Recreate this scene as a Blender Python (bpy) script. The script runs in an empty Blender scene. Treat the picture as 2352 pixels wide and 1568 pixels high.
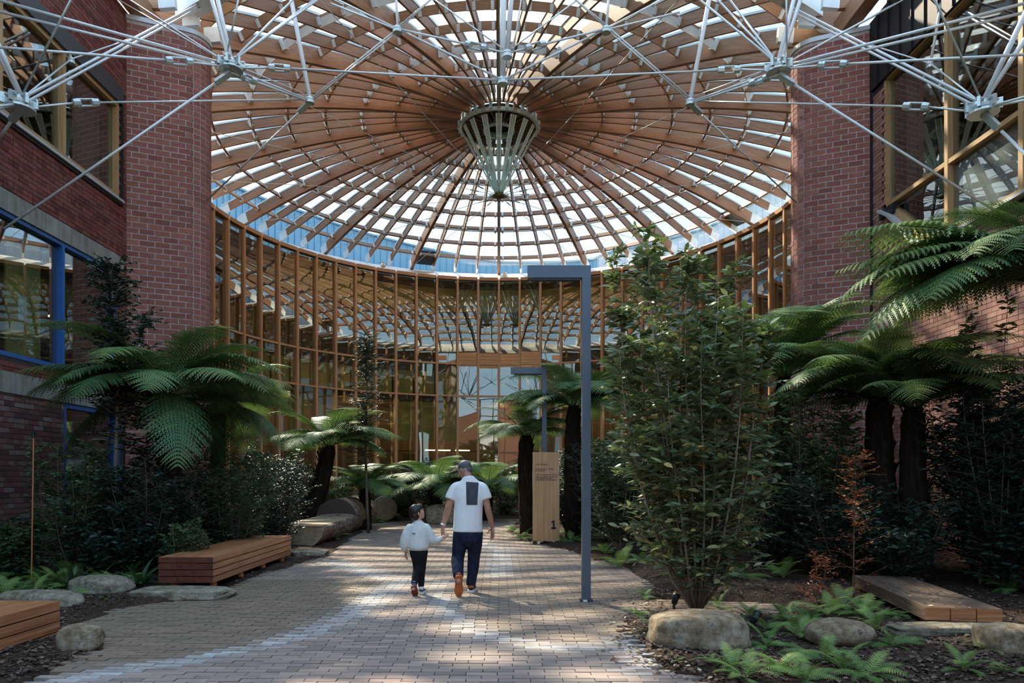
import bpy, bmesh, math, random
import numpy as np
from mathutils import Vector, Matrix, Euler

sc = bpy.context.scene
COL = sc.collection
PI = math.pi
# ---------------------------------------------------------------- camera, sky, sun, exposure
F, CX, HY, EYE = 1640.0, 1146.0, 1096.0, 1.5      # lens in px of the 2352 frame, vanishing point, eye height
cam_d = bpy.data.cameras.new('camera'); cam = bpy.data.objects.new('camera', cam_d); COL.objects.link(cam)
cam.location = (0, 0, EYE); cam.rotation_euler = (PI/2, 0, 0)
cam_d.sensor_width = 36; cam_d.lens = F/2352*36
cam_d.shift_x = (1176-CX)/2352; cam_d.shift_y = (HY-784)/2352
cam_d.clip_start = .05; cam_d.clip_end = 500
sc.camera = cam
sc.view_settings.view_transform = 'Standard'; sc.view_settings.look = 'None'
sc.view_settings.gamma = 1; sc.view_settings.use_curve_mapping = False
sc.view_settings.exposure = 1.45
SUN_AZ, SUN_EL = math.radians(-31), math.radians(45)
SUN_DIR = Vector((math.sin(SUN_AZ)*math.cos(SUN_EL), math.cos(SUN_AZ)*math.cos(SUN_EL), math.sin(SUN_EL)))
w = bpy.data.worlds.new('sky'); sc.world = w; w.use_nodes = True
nt = w.node_tree; nt.nodes.clear()
tc = nt.nodes.new('ShaderNodeTexCoord')
sep = nt.nodes.new('ShaderNodeSeparateXYZ'); nt.links.new(tc.outputs['Generated'], sep.inputs[0])
ramp = nt.nodes.new('ShaderNodeValToRGB'); nt.links.new(sep.outputs['Z'], ramp.inputs[0])
e = ramp.color_ramp.elements
e[0].position = 0.0; e[0].color = (.50, .68, .83, 1)
e[1].position = 1.0; e[1].color = (.33, .54, .82, 1)
el = ramp.color_ramp.elements.new(.28); el.color = (.38, .60, .81, 1)
dot = nt.nodes.new('ShaderNodeVectorMath'); dot.operation = 'DOT_PRODUCT'
nt.links.new(tc.outputs['Generated'], dot.inputs[0]); dot.inputs[1].default_value = SUN_DIR
pw = nt.nodes.new('ShaderNodeMath'); pw.operation = 'POWER'; pw.use_clamp = True
mx = nt.nodes.new('ShaderNodeMath'); mx.operation = 'MAXIMUM'; mx.inputs[1].default_value = 0
nt.links.new(dot.outputs['Value'], mx.inputs[0]); nt.links.new(mx.outputs[0], pw.inputs[0]); pw.inputs[1].default_value = 7
mixc = nt.nodes.new('ShaderNodeMix'); mixc.data_type = 'RGBA'
nt.links.new(pw.outputs[0], mixc.inputs[0]); nt.links.new(ramp.outputs[0], mixc.inputs[6])
mixc.inputs[7].default_value = (1.2, 1.08, .92, 1)
bg = nt.nodes.new('ShaderNodeBackground'); bg.inputs[1].default_value = 1.0
nt.links.new(mixc.outputs[2], bg.inputs[0])
wo = nt.nodes.new('ShaderNodeOutputWorld'); nt.links.new(bg.outputs[0], wo.inputs[0])
sun_d = bpy.data.lights.new('sun', 'SUN'); sun = bpy.data.objects.new('sun', sun_d); COL.objects.link(sun)
sun_d.energy = 5.5; sun_d.angle = math.radians(1.2); sun_d.color = (1, .86, .66)
sun.rotation_euler = (-SUN_DIR).to_track_quat('-Z', 'Y').to_euler(); sun.location = (0, 26, 40)
sc.cycles.transparent_max_bounces = 24
sc.cycles.max_bounces = 8; sc.cycles.caustics_reflective = False; sc.cycles.caustics_refractive = False

# ---------------------------------------------------------------- helpers
R = random.Random(7)
def P(px, py, Y):                      # pixel + distance -> point
    return Vector(((px-CX)*Y/F, Y, EYE+(HY-py)*Y/F))
def G(px, py):                         # pixel on the ground -> point
    Y = F*EYE/(py-HY); return Vector(((px-CX)*Y/F, Y, 0))

class MB:
    def __init__(s): s.v = []; s.f = []; s.uv = []; s.var = []; s.cv = 0.0; s.chunks = []
    def face(s, pts, uvs=None):
        i = len(s.v); s.v.extend([tuple(p) for p in pts]); s.f.append(tuple(range(i, i+len(pts))))
        s.uv.extend(uvs or [(0, 0)]*len(pts)); s.var.append(s.cv)
    def idx(s, verts, faces, uvs=None):
        i = len(s.v); s.v.extend([tuple(p) for p in verts])
        for f in faces:
            s.f.append(tuple(i+k for k in f)); s.uv.extend([(uvs[k] if uvs else (0, 0)) for k in f]); s.var.append(s.cv)
    def beam(s, a, b, w, h, up=(0, 0, 1), ext=0.0):
        a = Vector(a); b = Vector(b); d = (b-a); L = d.length; d.normalize(); a = a-d*ext; b = b+d*ext
        up = Vector(up); side = d.cross(up)
        if side.length < 1e-5: side = d.cross(Vector((0, 1, 0)))
        side.normalize(); u = side.cross(d); u.normalize()
        s.sweep([a, b], w, h, [u, u])
    def sweep(s, pts, w, h, ups, o=0.0):
        n = len(pts); vs = []; us = []; L = R.random()*20; v0 = R.random()*9
        for i, p in enumerate(pts):
            p = Vector(p); t = (Vector(pts[min(i+1, n-1)])-Vector(pts[max(i-1, 0)])).normalized()
            u = Vector(ups[i]); sd = t.cross(u).normalized(); u = sd.cross(t).normalized()
            if i: L += (p-Vector(pts[i-1])).length
            hw, hh = w/2, h/2
            for (x, y, vv) in ((-hw, -hh, 0), (hw, -hh, w), (hw, hh, w+h), (-hw, hh, 2*w+h)):
                vs.append(p+sd*(x+o)+u*y); us.append((L, v0+vv))
        fs = []
        for i in range(n-1):
            a = 4*i
            for k in range(4): fs.append((a+k, a+(k+1) % 4, a+4+(k+1) % 4, a+4+k))
        fs.append((3, 2, 1, 0)); fs.append((4*n-4, 4*n-3, 4*n-2, 4*n-1))
        s.idx(vs, fs, us)
    def box(s, c, sx, sy, sz, rot=None, bottom=True):
        vs = []
        for z in (-.5, .5):
            for (x, y) in ((-.5, -.5), (.5, -.5), (.5, .5), (-.5, .5)):
                p = Vector((x*sx, y*sy, z*sz))
                if rot: p = rot @ p
                vs.append(p+Vector(c))
        fs = [(4, 5, 6, 7), (0, 1, 5, 4), (1, 2, 6, 5), (2, 3, 7, 6), (3, 0, 4, 7)]
        if bottom: fs.append((3, 2, 1, 0))
        i = len(s.v); s.v.extend(tuple(p) for p in vs); ou = R.random()*9
        for f in fs:
            s.f.append(tuple(i+k for k in f)); s.var.append(s.cv)
            q = [vs[k] for k in f]; e1 = (q[1]-q[0]).length; e2 = (q[2]-q[1]).length
            if e1 >= e2: s.uv.extend([(ou, ou), (ou+e1, ou), (ou+e1, ou+e2), (ou, ou+e2)])
            else: s.uv.extend([(ou, ou), (ou, ou+e1), (ou+e2, ou+e1), (ou+e2, ou)])
    def tube(s, pts, rad, n=8, cap=True):
        pts = [Vector(p) for p in pts]; m = len(pts)
        if not hasattr(rad, '__len__'): rad = [rad]*m
        t0 = (pts[1]-pts[0]).normalized(); ref = Vector((0, 0, 1)) if abs(t0.z) < .9 else Vector((0, 1, 0))
        sd = t0.cross(ref).normalized(); vs = []; us = []; L = 0
        for i, p in enumerate(pts):
            t = (pts[min(i+1, m-1)]-pts[max(i-1, 0)]).normalized()
            sd = (sd-t*sd.dot(t)).normalized(); u = sd.cross(t)
            if i: L += (p-pts[i-1]).length
            for k in range(n):
                a = 2*PI*k/n; vs.append(p+(sd*math.cos(a)+u*math.sin(a))*rad[i]); us.append((L, k/n*.5))
        fs = [(i*n+k, i*n+(k+1) % n, (i+1)*n+(k+1) % n, (i+1)*n+k) for i in range(m-1) for k in range(n)]
        if cap: fs.append(tuple(range(n-1, -1, -1))); fs.append(tuple(range((m-1)*n, m*n)))
        s.idx(vs, fs, us)
    def loft(s, rings, n=16, side=(1, 0, 0), cap=True):
        # rings: (centre, r_side, r_other); elliptical limb sections with rounded ends
        pts = [Vector(r[0]) for r in rings]; m = len(pts); vs = []; side = Vector(side)
        for i, r in enumerate(rings):
            t = (pts[min(i+1, m-1)]-pts[max(i-1, 0)]).normalized()
            sd = side-t*side.dot(t)
            if sd.length < .2: sd = Vector((0, 1, 0))-t*t.y
            sd.normalize(); u = t.cross(sd)
            for k in range(n):
                a = 2*PI*k/n; vs.append(pts[i]+sd*math.cos(a)*r[1]+u*math.sin(a)*r[2])
        fs = [(i*n+k, i*n+(k+1) % n, (i+1)*n+(k+1) % n, (i+1)*n+k) for i in range(m-1) for k in range(n)]
        if cap: fs.append(tuple(range(n-1, -1, -1))); fs.append(tuple(range((m-1)*n, m*n)))
        s.idx(vs, fs)
    def ball(s, c, rx, ry, rz, rot=None, nu=16, nv=10):
        c = Vector(c); vs = [Vector((0, 0, -rz))]
        for j in range(1, nv):
            b = -PI/2+PI*j/nv
            for i in range(nu):
                a = 2*PI*i/nu; vs.append(Vector((math.cos(a)*math.cos(b)*rx, math.sin(a)*math.cos(b)*ry, math.sin(b)*rz)))
        vs.append(Vector((0, 0, rz)))
        fs = [(0, 1+(i+1) % nu, 1+i) for i in range(nu)]
        for j in range(nv-2):
            for i in range(nu): fs.append((1+j*nu+i, 1+j*nu+(i+1) % nu, 1+(j+1)*nu+(i+1) % nu, 1+(j+1)*nu+i))
        t = len(vs)-1; o = 1+(nv-2)*nu
        fs += [(o+i, o+(i+1) % nu, t) for i in range(nu)]
        s.idx([c+(rot @ v if rot else v) for v in vs], fs)
    def cyl(s, a, b, r, n=14): s.tube([a, b], r, n)
    def mesh(s, name, mat=None, smooth=False):
        me = bpy.data.meshes.new(name); me.from_pydata(s.v, [], s.f)
        uvl = me.uv_layers.new(name='UVMap'); uvl.data.foreach_set('uv', np.array(s.uv, dtype=np.float32).ravel())
        at = me.attributes.new('var', 'FLOAT', 'FACE'); at.data.foreach_set('value', np.array(s.var, dtype=np.float32))
        if mat: me.materials.append(mat)
        if smooth: me.polygons.foreach_set('use_smooth', [True]*len(me.polygons))
        me.update(); return me
    def build(s, name, mat, parent=None, smooth=False, **kw):
        return link(name, s.mesh(name, mat, smooth), parent, **kw)

def link(name, me, parent=None, **kw):
    o = bpy.data.objects.new(name, me); COL.objects.link(o)
    if parent: o.parent = parent
    for k, v in kw.items(): o[k] = v
    return o
def thing(name, label, cat, loc=(0, 0, 0), rz=0.0, group=None):
    o = bpy.data.objects.new(name, None); COL.objects.link(o); o.location = loc; o.rotation_euler = (0, 0, rz)
    o.empty_display_size = .1; o['label'] = label; o['category'] = cat
    if group: o['group'] = group
    return o
def tag(o, label, cat, group=None, kind=None):
    o['label'] = label; o['category'] = cat
    if group: o['group'] = group
    if kind: o['kind'] = kind
    return o

# ---------------------------------------------------------------- materials
class NT:
    def __init__(s, name):
        s.m = bpy.data.materials.new(name); s.m.use_nodes = True; s.t = s.m.node_tree; s.t.nodes.clear()
        s.out = s.n('OutputMaterial')
    def n(s, typ, **kw):
        nd = s.t.nodes.new('ShaderNode'+typ)
        for k, v in kw.items():
            if k.startswith('i_'):
                key = k[2:]; key = int(key) if key.isdigit() else key.replace('_', ' ')
                nd.inputs[key].default_value = v
            else: setattr(nd, k, v)
        return nd
    def l(s, a, b): s.t.links.new(a, b)
    def ramp(s, src, stops):
        r = s.n('ValToRGB'); e = r.color_ramp.elements
        e[0].position = stops[0][0]; e[0].color = (*stops[0][1], 1)
        e[1].position = stops[-1][0]; e[1].color = (*stops[-1][1], 1)
        for p, c in stops[1:-1]: k = e.new(p); k.color = (*c, 1)
        s.l(src, r.inputs[0]); return r.outputs[0]
    def math(s, op, a, b=None, clamp=False):
        nd = s.n('Math', operation=op, use_clamp=clamp)
        for i, x in enumerate((a, b)):
            if x is None: continue
            if isinstance(x, (int, float)): nd.inputs[i].default_value = x
            else: s.l(x, nd.inputs[i])
        return nd.outputs[0]
    def mix(s, fac, a, b, blend='MIX'):
        nd = s.n('Mix', data_type='RGBA', blend_type=blend)
        for i, x in ((0, fac), (6, a), (7, b)):
            if isinstance(x, (int, float)): nd.inputs[i].default_value = x
            elif isinstance(x, tuple): nd.inputs[i].default_value = (*x, 1)
            else: s.l(x, nd.inputs[i])
        return nd.outputs[2]
    def coord(s, which='Object', scale=(1, 1, 1)):
        t = s.n('TexCoord'); mp = s.n('Mapping'); mp.inputs['Scale'].default_value = scale
        s.l(t.outputs[which], mp.inputs[0]); return mp.outputs[0]
    def pos(s, scale=(1, 1, 1)):
        g = s.n('NewGeometry'); mp = s.n('Mapping'); mp.inputs['Scale'].default_value = scale
        s.l(g.outputs['Position'], mp.inputs[0]); return mp.outputs[0]
    def noise(s, vec, scale=5, detail=4, rough=.55, col=False):
        nd = s.n('TexNoise', i_Scale=scale, i_Detail=detail, i_Roughness=rough)
        s.l(vec, nd.inputs['Vector']); return nd.outputs['Color' if col else 'Fac']
    def attr(s, name, typ='GEOMETRY'):
        nd = s.n('Attribute', attribute_type=typ); nd.attribute_name = name; return nd.outputs['Fac']
    def var(s):                                                # per-piece value: mesh attribute or object property
        return s.math('ADD', s.attr('var'), s.attr('pvar', 'OBJECT'))
    def bsdf(s, col, rough=.6, metal=0.0, bump=None, bs=.3, bd=.01, spec=None):
        b = s.n('BsdfPrincipled')
        for nm, x in (('Base Color', col), ('Roughness', rough), ('Metallic', metal)):
            if isinstance(x, tuple): b.inputs[nm].default_value = (*x, 1)
            elif isinstance(x, (int, float)): b.inputs[nm].default_value = x
            else: s.l(x, b.inputs[nm])
        if spec is not None: b.inputs['Specular IOR Level'].default_value = spec
        if bump is not None:
            bp = s.n('Bump', i_Strength=bs, i_Distance=bd); s.l(bump, bp.inputs['Height']); s.l(bp.outputs[0], b.inputs['Normal'])
        return b
    def done(s, shader):
        s.l(shader.outputs[0] if hasattr(shader, 'outputs') else shader, s.out.inputs[0]); return s.m

def m_plain(name, col, rough=.6, metal=0.0, nz=.12, scale=8, spec=None):
    t = NT(name); n = t.noise(t.coord('Object'), scale, 3)
    c = t.ramp(n, [(.3, tuple(x*(1-nz) for x in col)), (.7, tuple(min(1, x*(1+nz)) for x in col))])
    return t.done(t.bsdf(c, rough, metal, spec=spec))
def m_wood(name, dark, mid, light, rough=.5, stretch=(1.2, 26, 1), spec=.4):
    t = NT(name); uv = t.coord('UV', stretch); n = t.noise(uv, 1.6, 6, .6); n2 = t.noise(t.coord('UV', (.35, 1.4, 1)), 1.0, 2)
    k = t.math('ADD', t.math('MULTIPLY', n, .65), t.math('MULTIPLY', n2, .35))
    c = t.ramp(k, [(.33, dark), (.5, mid), (.68, light)])
    vv = t.var(); c = t.mix(t.math('MULTIPLY', vv, .45), c, dark)
    return t.done(t.bsdf(c, rough, bump=n, bs=.15, bd=.004, spec=spec))
def m_brick(name, cols, rough=.85, streak=.0):
    t = NT(name); v = t.var(); ps = t.pos()
    n = t.noise(ps, 9, 5, .65); n2 = t.noise(ps, 55, 4, .7)
    c = t.ramp(v, [(i/(len(cols)-1), c) for i, c in enumerate(cols)])
    c = t.mix(t.math('MULTIPLY', t.math('SUBTRACT', n, .35), 1.1, True), c, tuple(x*.55 for x in cols[0]))
    if streak:
        s2 = t.noise(t.pos((1, .8, 2.2)), 2.3, 5, .75); k = t.math('MULTIPLY', t.math('SUBTRACT', s2, .66, True), 9, True)
        k2 = t.noise(ps, 40, 2); k = t.math('MULTIPLY', k, t.math('GREATER_THAN', k2, .56))
        c = t.mix(t.math('MULTIPLY', k, streak), c, (.62, .58, .54))
    return t.done(t.bsdf(c, rough, bump=n2, bs=.5, bd=.006, spec=.25))
def m_mortar(name, col):
    t = NT(name); ps = t.pos(); n = t.noise(ps, 14, 5, .7)
    c = t.ramp(n, [(.3, tuple(x*.6 for x in col)), (.7, col)])
    return t.done(t.bsdf(c, .9, bump=n, bs=.4, bd=.01, spec=.2))
def m_leaf(name, stops, rough=.45, trans=.25, tcol=(.25, .38, .06), spec=.4):
    t = NT(name); v = t.var(); n = t.noise(t.pos(), 3.0, 3)
    k = t.math('ADD', t.math('MULTIPLY', v, .8), t.math('MULTIPLY', n, .2))
    c = t.ramp(k, stops); b = t.bsdf(c, rough, spec=spec)
    tr = t.n('BsdfTranslucent'); t.l(t.mix(.5, c, tcol), tr.inputs[0])
    m = t.n('MixShader'); m.inputs[0].default_value = trans; t.l(b.outputs[0], m.inputs[1]); t.l(tr.outputs[0], m.inputs[2])
    return t.done(m)
def m_glass(name, tint, ior=1.5, bump=0.0, rough=0.0):
    t = NT(name); tr = t.n('BsdfTransparent'); tr.inputs[0].default_value = (*tint, 1)
    gl = t.n('BsdfGlossy', i_Roughness=rough); gl.inputs[0].default_value = (1, 1, 1, 1)
    fr = t.n('Fresnel'); gm = t.n('NewGeometry')
    t.l(t.math('ADD', t.math('MULTIPLY', gm.outputs['Backfacing'], 1/ior-ior), ior), fr.inputs['IOR'])
    if bump:
        n = t.noise(t.pos((1, 1, .55)), .9, 1.5, .4); bp = t.n('Bump', i_Strength=bump, i_Distance=.02); t.l(n, bp.inputs['Height'])
        t.l(bp.outputs[0], gl.inputs['Normal'])
    m = t.n('MixShader'); t.l(fr.outputs[0], m.inputs[0]); t.l(tr.outputs[0], m.inputs[1]); t.l(gl.outputs[0], m.inputs[2])
    return t.done(m)
def m_emit(name, col, s):
    t = NT(name); e = t.n('Emission', i_Strength=s); e.inputs[0].default_value = (*col, 1); return t.done(e)

M = dict(
    rafter=m_wood('rafter timber', (.15, .068, .034), (.37, .185, .095), (.53, .30, .165), .5),
    mullion=m_wood('larch mullion timber', (.40, .20, .09), (.60, .32, .15), (.74, .44, .24), .5),
    winframe=m_wood('oak window timber', (.26, .15, .065), (.42, .255, .115), (.54, .35, .18), .55),
    bench=m_wood('red hardwood', (.17, .055, .024), (.42, .175, .075), (.62, .32, .155), .42, (1.0, 22, 1)),
    bench_end=m_wood('shaded hardwood end grain', (.05, .013, .007), (.11, .03, .015), (.19, .055, .026), .6, (9, 9, 1)),  # end grain with the shade of the sun-averted bench fronts in its colour
    bench_old=m_wood('weathered dark timber', (.05, .032, .024), (.13, .085, .06), (.24, .17, .12), .7),
    sign=m_wood('sign oak veneer', (.36, .19, .085), (.50, .28, .135), (.60, .37, .19), .5, (.6, 14, 1)),
    white=m_plain('white painted steel', (.74, .76, .75), .4, 0, .05),
    ledge=m_plain('white ring beam paint', (.80, .77, .72), .6, 0, .04),
    steel=m_plain('silver rod steel', (.66, .70, .70), .32, .25, .06),
    galv=m_plain('galvanised fittings', (.56, .62, .60), .38, .55, .15, 30),
    lamp=m_plain('grey lamp post paint', (.085, .105, .135), .45, .2, .06),
    black=m_plain('black metal', (.012, .013, .016), .5, .2, .1),
    darkgrey=m_plain('dark grey metal', (.055, .058, .062), .5, .2, .08),
    sillgrey=m_plain('pale zinc sill', (.50, .51, .51), .45, .3, .06),
    blue=m_plain('blue window paint', (.016, .10, .30), .45, 0, .08),
    concrete=None, brass=m_plain('aged bronze', (.20, .17, .085), .45, .7, .1),
    copper=m_plain('copper pipe', (.42, .17, .08), .4, .6, .1),
    olive=m_wood('olive blinds', (.26, .19, .05), (.44, .33, .10), (.56, .45, .17), .7, (14, .6, 1)),
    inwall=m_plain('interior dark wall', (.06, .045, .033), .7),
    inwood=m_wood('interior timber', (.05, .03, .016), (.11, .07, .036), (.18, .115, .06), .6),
    brown=m_plain('brown blind', (.085, .07, .052), .7, 0, .1, 40),
    greypanel=m_plain('grey blind panel', (.15, .155, .155), .7, 0, .1, 30),
    seam=m_plain('blue grey roof cladding', (.20, .36, .47), .45, .2, .06, 1.5),
    seamw=m_plain('pale roof cladding', (.62, .66, .68), .5, 0, .05, 1.5),
    glassd=m_glass('dome glass', (.90, .94, .95), 1.35),
    glassc=m_glass('curtain wall glass', (.86, .90, .84), 1.95, .16),
    glassw=m_glass('window glass', (.80, .86, .84), 2.2, .06),
    blade=None,
)
def _concrete():
    t = NT('stained concrete'); ps = t.pos(); n = t.noise(ps, 3, 6, .7); st = t.noise(t.pos((6, 6, .5)), 1.4, 4, .6)
    k = t.math('ADD', t.math('MULTIPLY', n, .5), t.math('MULTIPLY', st, .5))
    return t.done(t.bsdf(t.ramp(k, [(.3, (.13, .115, .09)), (.52, (.27, .25, .21)), (.75, (.38, .36, .32))]), .85, bump=n, bs=.3, bd=.01, spec=.2))
M['concrete'] = _concrete()
def _blade():
    t = NT('green glass blade'); b = t.bsdf((.62, .74, .69), .15, spec=.8)
    tr = t.n('BsdfTransparent'); tr.inputs[0].default_value = (.72, .86, .80, 1)
    m = t.n('MixShader'); m.inputs[0].default_value = .3; t.l(b.outputs[0], m.inputs[1]); t.l(tr.outputs[0], m.inputs[2]); return t.done(m)
M['blade'] = _blade()
def _rock(name, a, b, c):
    t = NT(name); ps = t.coord('Object'); n = t.noise(ps, 3.4, 8, .7); v = t.n('TexVoronoi', i_Scale=14.0); t.l(ps, v.inputs['Vector'])
    n2 = t.noise(ps, 13, 7, .8); k = t.math('ADD', t.math('MULTIPLY', n, .5), t.math('MULTIPLY', n2, .5))
    col = t.ramp(k, [(.38, a), (.5, b), (.61, c)])
    li = t.math('MULTIPLY', t.math('SUBTRACT', t.noise(ps, 5.5, 6, .85), .56, True), 9, True); col = t.mix(li, col, (.10, .10, .10))
    return t.done(t.bsdf(col, .88, bump=n2, bs=1.0, bd=.06, spec=.2))
M['rock'] = _rock('sandstone boulder', (.18, .125, .08), (.44, .33, .21), (.64, .56, .44))
M['rockg'] = _rock('grey granite', (.18, .14, .09), (.42, .35, .25), (.64, .56, .44))
def _bark():
    t = NT('log bark'); ps = t.coord('Object', (1, 1, 1)); n = t.noise(ps, 4, 7, .7); n2 = t.noise(t.coord('Object', (.6, 3, 3)), 4, 6, .7)
    return t.done(t.bsdf(t.ramp(n2, [(.3, (.06, .038, .028)), (.5, (.26, .18, .14)), (.68, (.52, .44, .38))]), .9, bump=t.math('ADD', n, n2), bs=1, bd=.05, spec=.2))
M['bark'] = _bark()
def _cut():
    t = NT('sawn log end'); ps = t.coord('Object'); n = t.noise(ps, 4.5, 6, .7); n2 = t.noise(ps, 26, 5, .7); k = t.math('ADD', t.math('MULTIPLY', n, .6), t.math('MULTIPLY', n2, .4))
    return t.done(t.bsdf(t.ramp(k, [(.32, (.13, .085, .05)), (.5, (.33, .25, .155)), (.68, (.48, .42, .33))]), .85, bump=n2, bs=.4, bd=.02, spec=.2))
M['cut'] = _cut()
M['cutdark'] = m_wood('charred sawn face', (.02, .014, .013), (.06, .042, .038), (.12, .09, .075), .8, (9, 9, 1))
M['trunkdark'] = m_wood('fern trunk fibre', (.006, .004, .003), (.022, .014, .009), (.05, .033, .02), .95, (2, 30, 1), .1)
M['stem'] = m_wood('grey twig bark', (.12, .085, .06), (.25, .19, .14), (.40, .32, .24), .8, (3, 12, 1), .2)
M['stemd'] = m_wood('dark stem bark', (.05, .035, .026), (.12, .09, .07), (.22, .17, .14), .85, (3, 12, 1), .2)
M['leaf_olive'] = m_leaf('olive shrub leaf', [(0, (.035, .06, .034)), (.35, (.085, .118, .058)), (.66, (.19, .225, .105)), (.8, (.38, .39, .20)), (.9, (.42, .27, .08)), (1, (.48, .19, .05))], .34, .25)  # pale yellow stops paint sunlit leaves, orange ones are dead leaves
M['leaf_dark'] = m_leaf('dark bluish leaf', [(0, (.007, .018, .014)), (.5, (.02, .045, .032)), (1, (.06, .10, .06))], .42, .1, (.04, .12, .03), .4)
M['leaf_mid'] = m_leaf('mid green leaf', [(0, (.02, .045, .02)), (.5, (.05, .095, .038)), (1, (.13, .19, .07))], .45, .2, (.10, .2, .04))
M['leaf_rust'] = m_leaf('rust red leaf', [(0, (.10, .022, .008)), (.5, (.26, .065, .018)), (1, (.42, .14, .04))], .5, .25, (.5, .14, .03))
M['leaf_dry'] = m_leaf('dry fallen leaf', [(0, (.05, .03, .02)), (.5, (.20, .12, .07)), (.8, (.45, .36, .26)), (1, (.7, .66, .58))], .8, .1, (.4, .25, .1))
M['frond'] = m_leaf('tree fern frond', [(0, (.02, .058, .024)), (.5, (.065, .14, .05)), (.85, (.17, .25, .075)), (1, (.34, .38, .11))], .48, .25, (.16, .26, .05), .35)
M['fernlet'] = m_leaf('ground fern frond', [(0, (.035, .09, .026)), (.5, (.11, .21, .052)), (1, (.30, .40, .12))], .5, .25, (.18, .34, .06), .35)
M['rachis'] = m_plain('fern stalk', (.10, .075, .03), .7)
# ---------------------------------------------------------------- floor: soil bed and brick paving
Lp = [(1568, 60), (1533, 128), (1500, 215), (1470, 200), (1425, 190), (1395, 265), (1380, 400), (1354, 520), (1316, 610), (1278, 745), (1250, 790), (1220, 830), (1203, 850), (1190, 1000)]
Rp = [(1568, 1625), (1545, 1560), (1520, 1490), (1500, 1475), (1480, 1460), (1440, 1440), (1418, 1435), (1412, 1790), (1385, 1800), (1375, 1500), (1330, 1485), (1305, 1445), (1285, 1370), (1262, 1300), (1245, 1215), (1220, 1165), (1203, 1185), (1190, 1216)]
def edge_x(tab, py):
    if py >= tab[0][0]: a, b = tab[0], tab[1]
    else:
        a, b = tab[-2], tab[-1]
        for i in range(len(tab)-1):
            if tab[i][0] >= py >= tab[i+1][0]: a, b = tab[i], tab[i+1]; break
    return a[1]+(b[1]-a[1])*(py-a[0])/(b[0]-a[0])
def on_path(x, y):
    py = HY+F*EYE/y; px = CX+F*x/y
    if y < 2: return -3.2 < x < 1.6
    if py > 1568: return edge_x(Lp, 1568)+(1568-py)*.9 < px < edge_x(Rp, 1568)+(py-1568)*1.2
    if py < 1188: return False
    return edge_x(Lp, py) < px < edge_x(Rp, py)
rs = np.random.RandomState(3)
def soil_h(x, y):
    return .035+.03*math.sin(x*2.1+1.3*math.sin(y*.9))*math.cos(y*1.7+x)+.012*math.sin(x*7+y*5)
def _floor():
    mb = MB(); xs = np.arange(-14, 14.01, .2); ys = np.arange(-9, 40.01, .25); vs = []
    for y in ys:
        for x in xs:
            z = -.06 if on_path(x, y) and abs(x) < 12 else (soil_h(x, y) if abs(x) < 9 and y < 38 else 0)
            vs.append((x, y, z))
    nx = len(xs); fs = [(j*nx+i, j*nx+i+1, (j+1)*nx+i+1, (j+1)*nx+i) for j in range(len(ys)-1) for i in range(nx-1)]
    mb.idx(vs, fs)
    t = NT('bark mulch soil'); ps = t.pos(); n = t.noise(ps, 22, 6, .75); v = t.n('TexVoronoi', i_Scale=55.0); t.l(ps, v.inputs['Vector'])
    n3 = t.noise(ps, 1.3, 3); k = t.math('ADD', t.math('MULTIPLY', n, .6), t.math('MULTIPLY', n3, .4))
    c = t.ramp(k, [(.32, (.022, .014, .011)), (.52, (.075, .046, .034)), (.7, (.15, .098, .072))])
    m = t.done(t.bsdf(c, .95, bump=t.math('ADD', v.outputs['Distance'], n), bs=1, bd=.03, spec=.15))
    return mb.build('floor', m, kind='structure', label='bark mulch garden bed with a brick path running through it')
floor = _floor()
b = MB(); b.box((0, 10, -.35), 320, 320, .2); b.build('ground', m_plain('grey outside paving', (.22, .21, .20), .9), kind='structure', label='flat grey ground around the building')

def _m_paver():
    t = NT('brick on edge paver'); ps = t.pos(); v = t.var()
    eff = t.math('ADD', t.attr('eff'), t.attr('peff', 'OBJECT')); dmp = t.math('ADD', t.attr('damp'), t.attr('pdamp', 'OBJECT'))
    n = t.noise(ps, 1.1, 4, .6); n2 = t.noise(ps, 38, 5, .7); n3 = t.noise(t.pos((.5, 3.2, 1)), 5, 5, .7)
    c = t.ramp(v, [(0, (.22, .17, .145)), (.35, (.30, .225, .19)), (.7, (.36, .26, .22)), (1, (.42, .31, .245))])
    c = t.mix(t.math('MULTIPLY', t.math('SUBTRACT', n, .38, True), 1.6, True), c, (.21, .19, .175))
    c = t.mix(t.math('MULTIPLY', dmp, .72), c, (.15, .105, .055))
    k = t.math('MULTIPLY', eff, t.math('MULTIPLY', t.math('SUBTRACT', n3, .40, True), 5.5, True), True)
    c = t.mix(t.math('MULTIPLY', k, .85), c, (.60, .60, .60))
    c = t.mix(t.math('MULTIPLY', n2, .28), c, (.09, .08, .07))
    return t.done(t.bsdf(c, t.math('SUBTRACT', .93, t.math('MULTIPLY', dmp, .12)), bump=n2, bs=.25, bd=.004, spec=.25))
M['paver'] = _m_paver()
EFF = [[(120, 1566, .22), (260, 1540, .24), (430, 1515, .16), (600, 1482, .2), (700, 1455, .22), (770, 1425, .24), (830, 1395, .3), (872, 1365, .34), (900, 1345, .35), (940, 1330, .3)],
       [(1012, 1330, .16), (1005, 1360, .16), (1018, 1390, .18), (1045, 1415, .18), (1075, 1440, .18), (1130, 1462, .2), (1210, 1478, .2), (1290, 1488, .2), (1380, 1482, .18)],
       [(770, 1290, .35), (830, 1310, .35), (880, 1325, .3)], [(1080, 1240, .5), (1150, 1262, .5), (1145, 1320, .3)], [(1430, 1470, .22), (1470, 1505, .22), (1450, 1540, .15)]]
EFFW = [[(G(a, b).x, G(a, b).y, w_) for a, b, w_ in ln] for ln in EFF]
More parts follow.
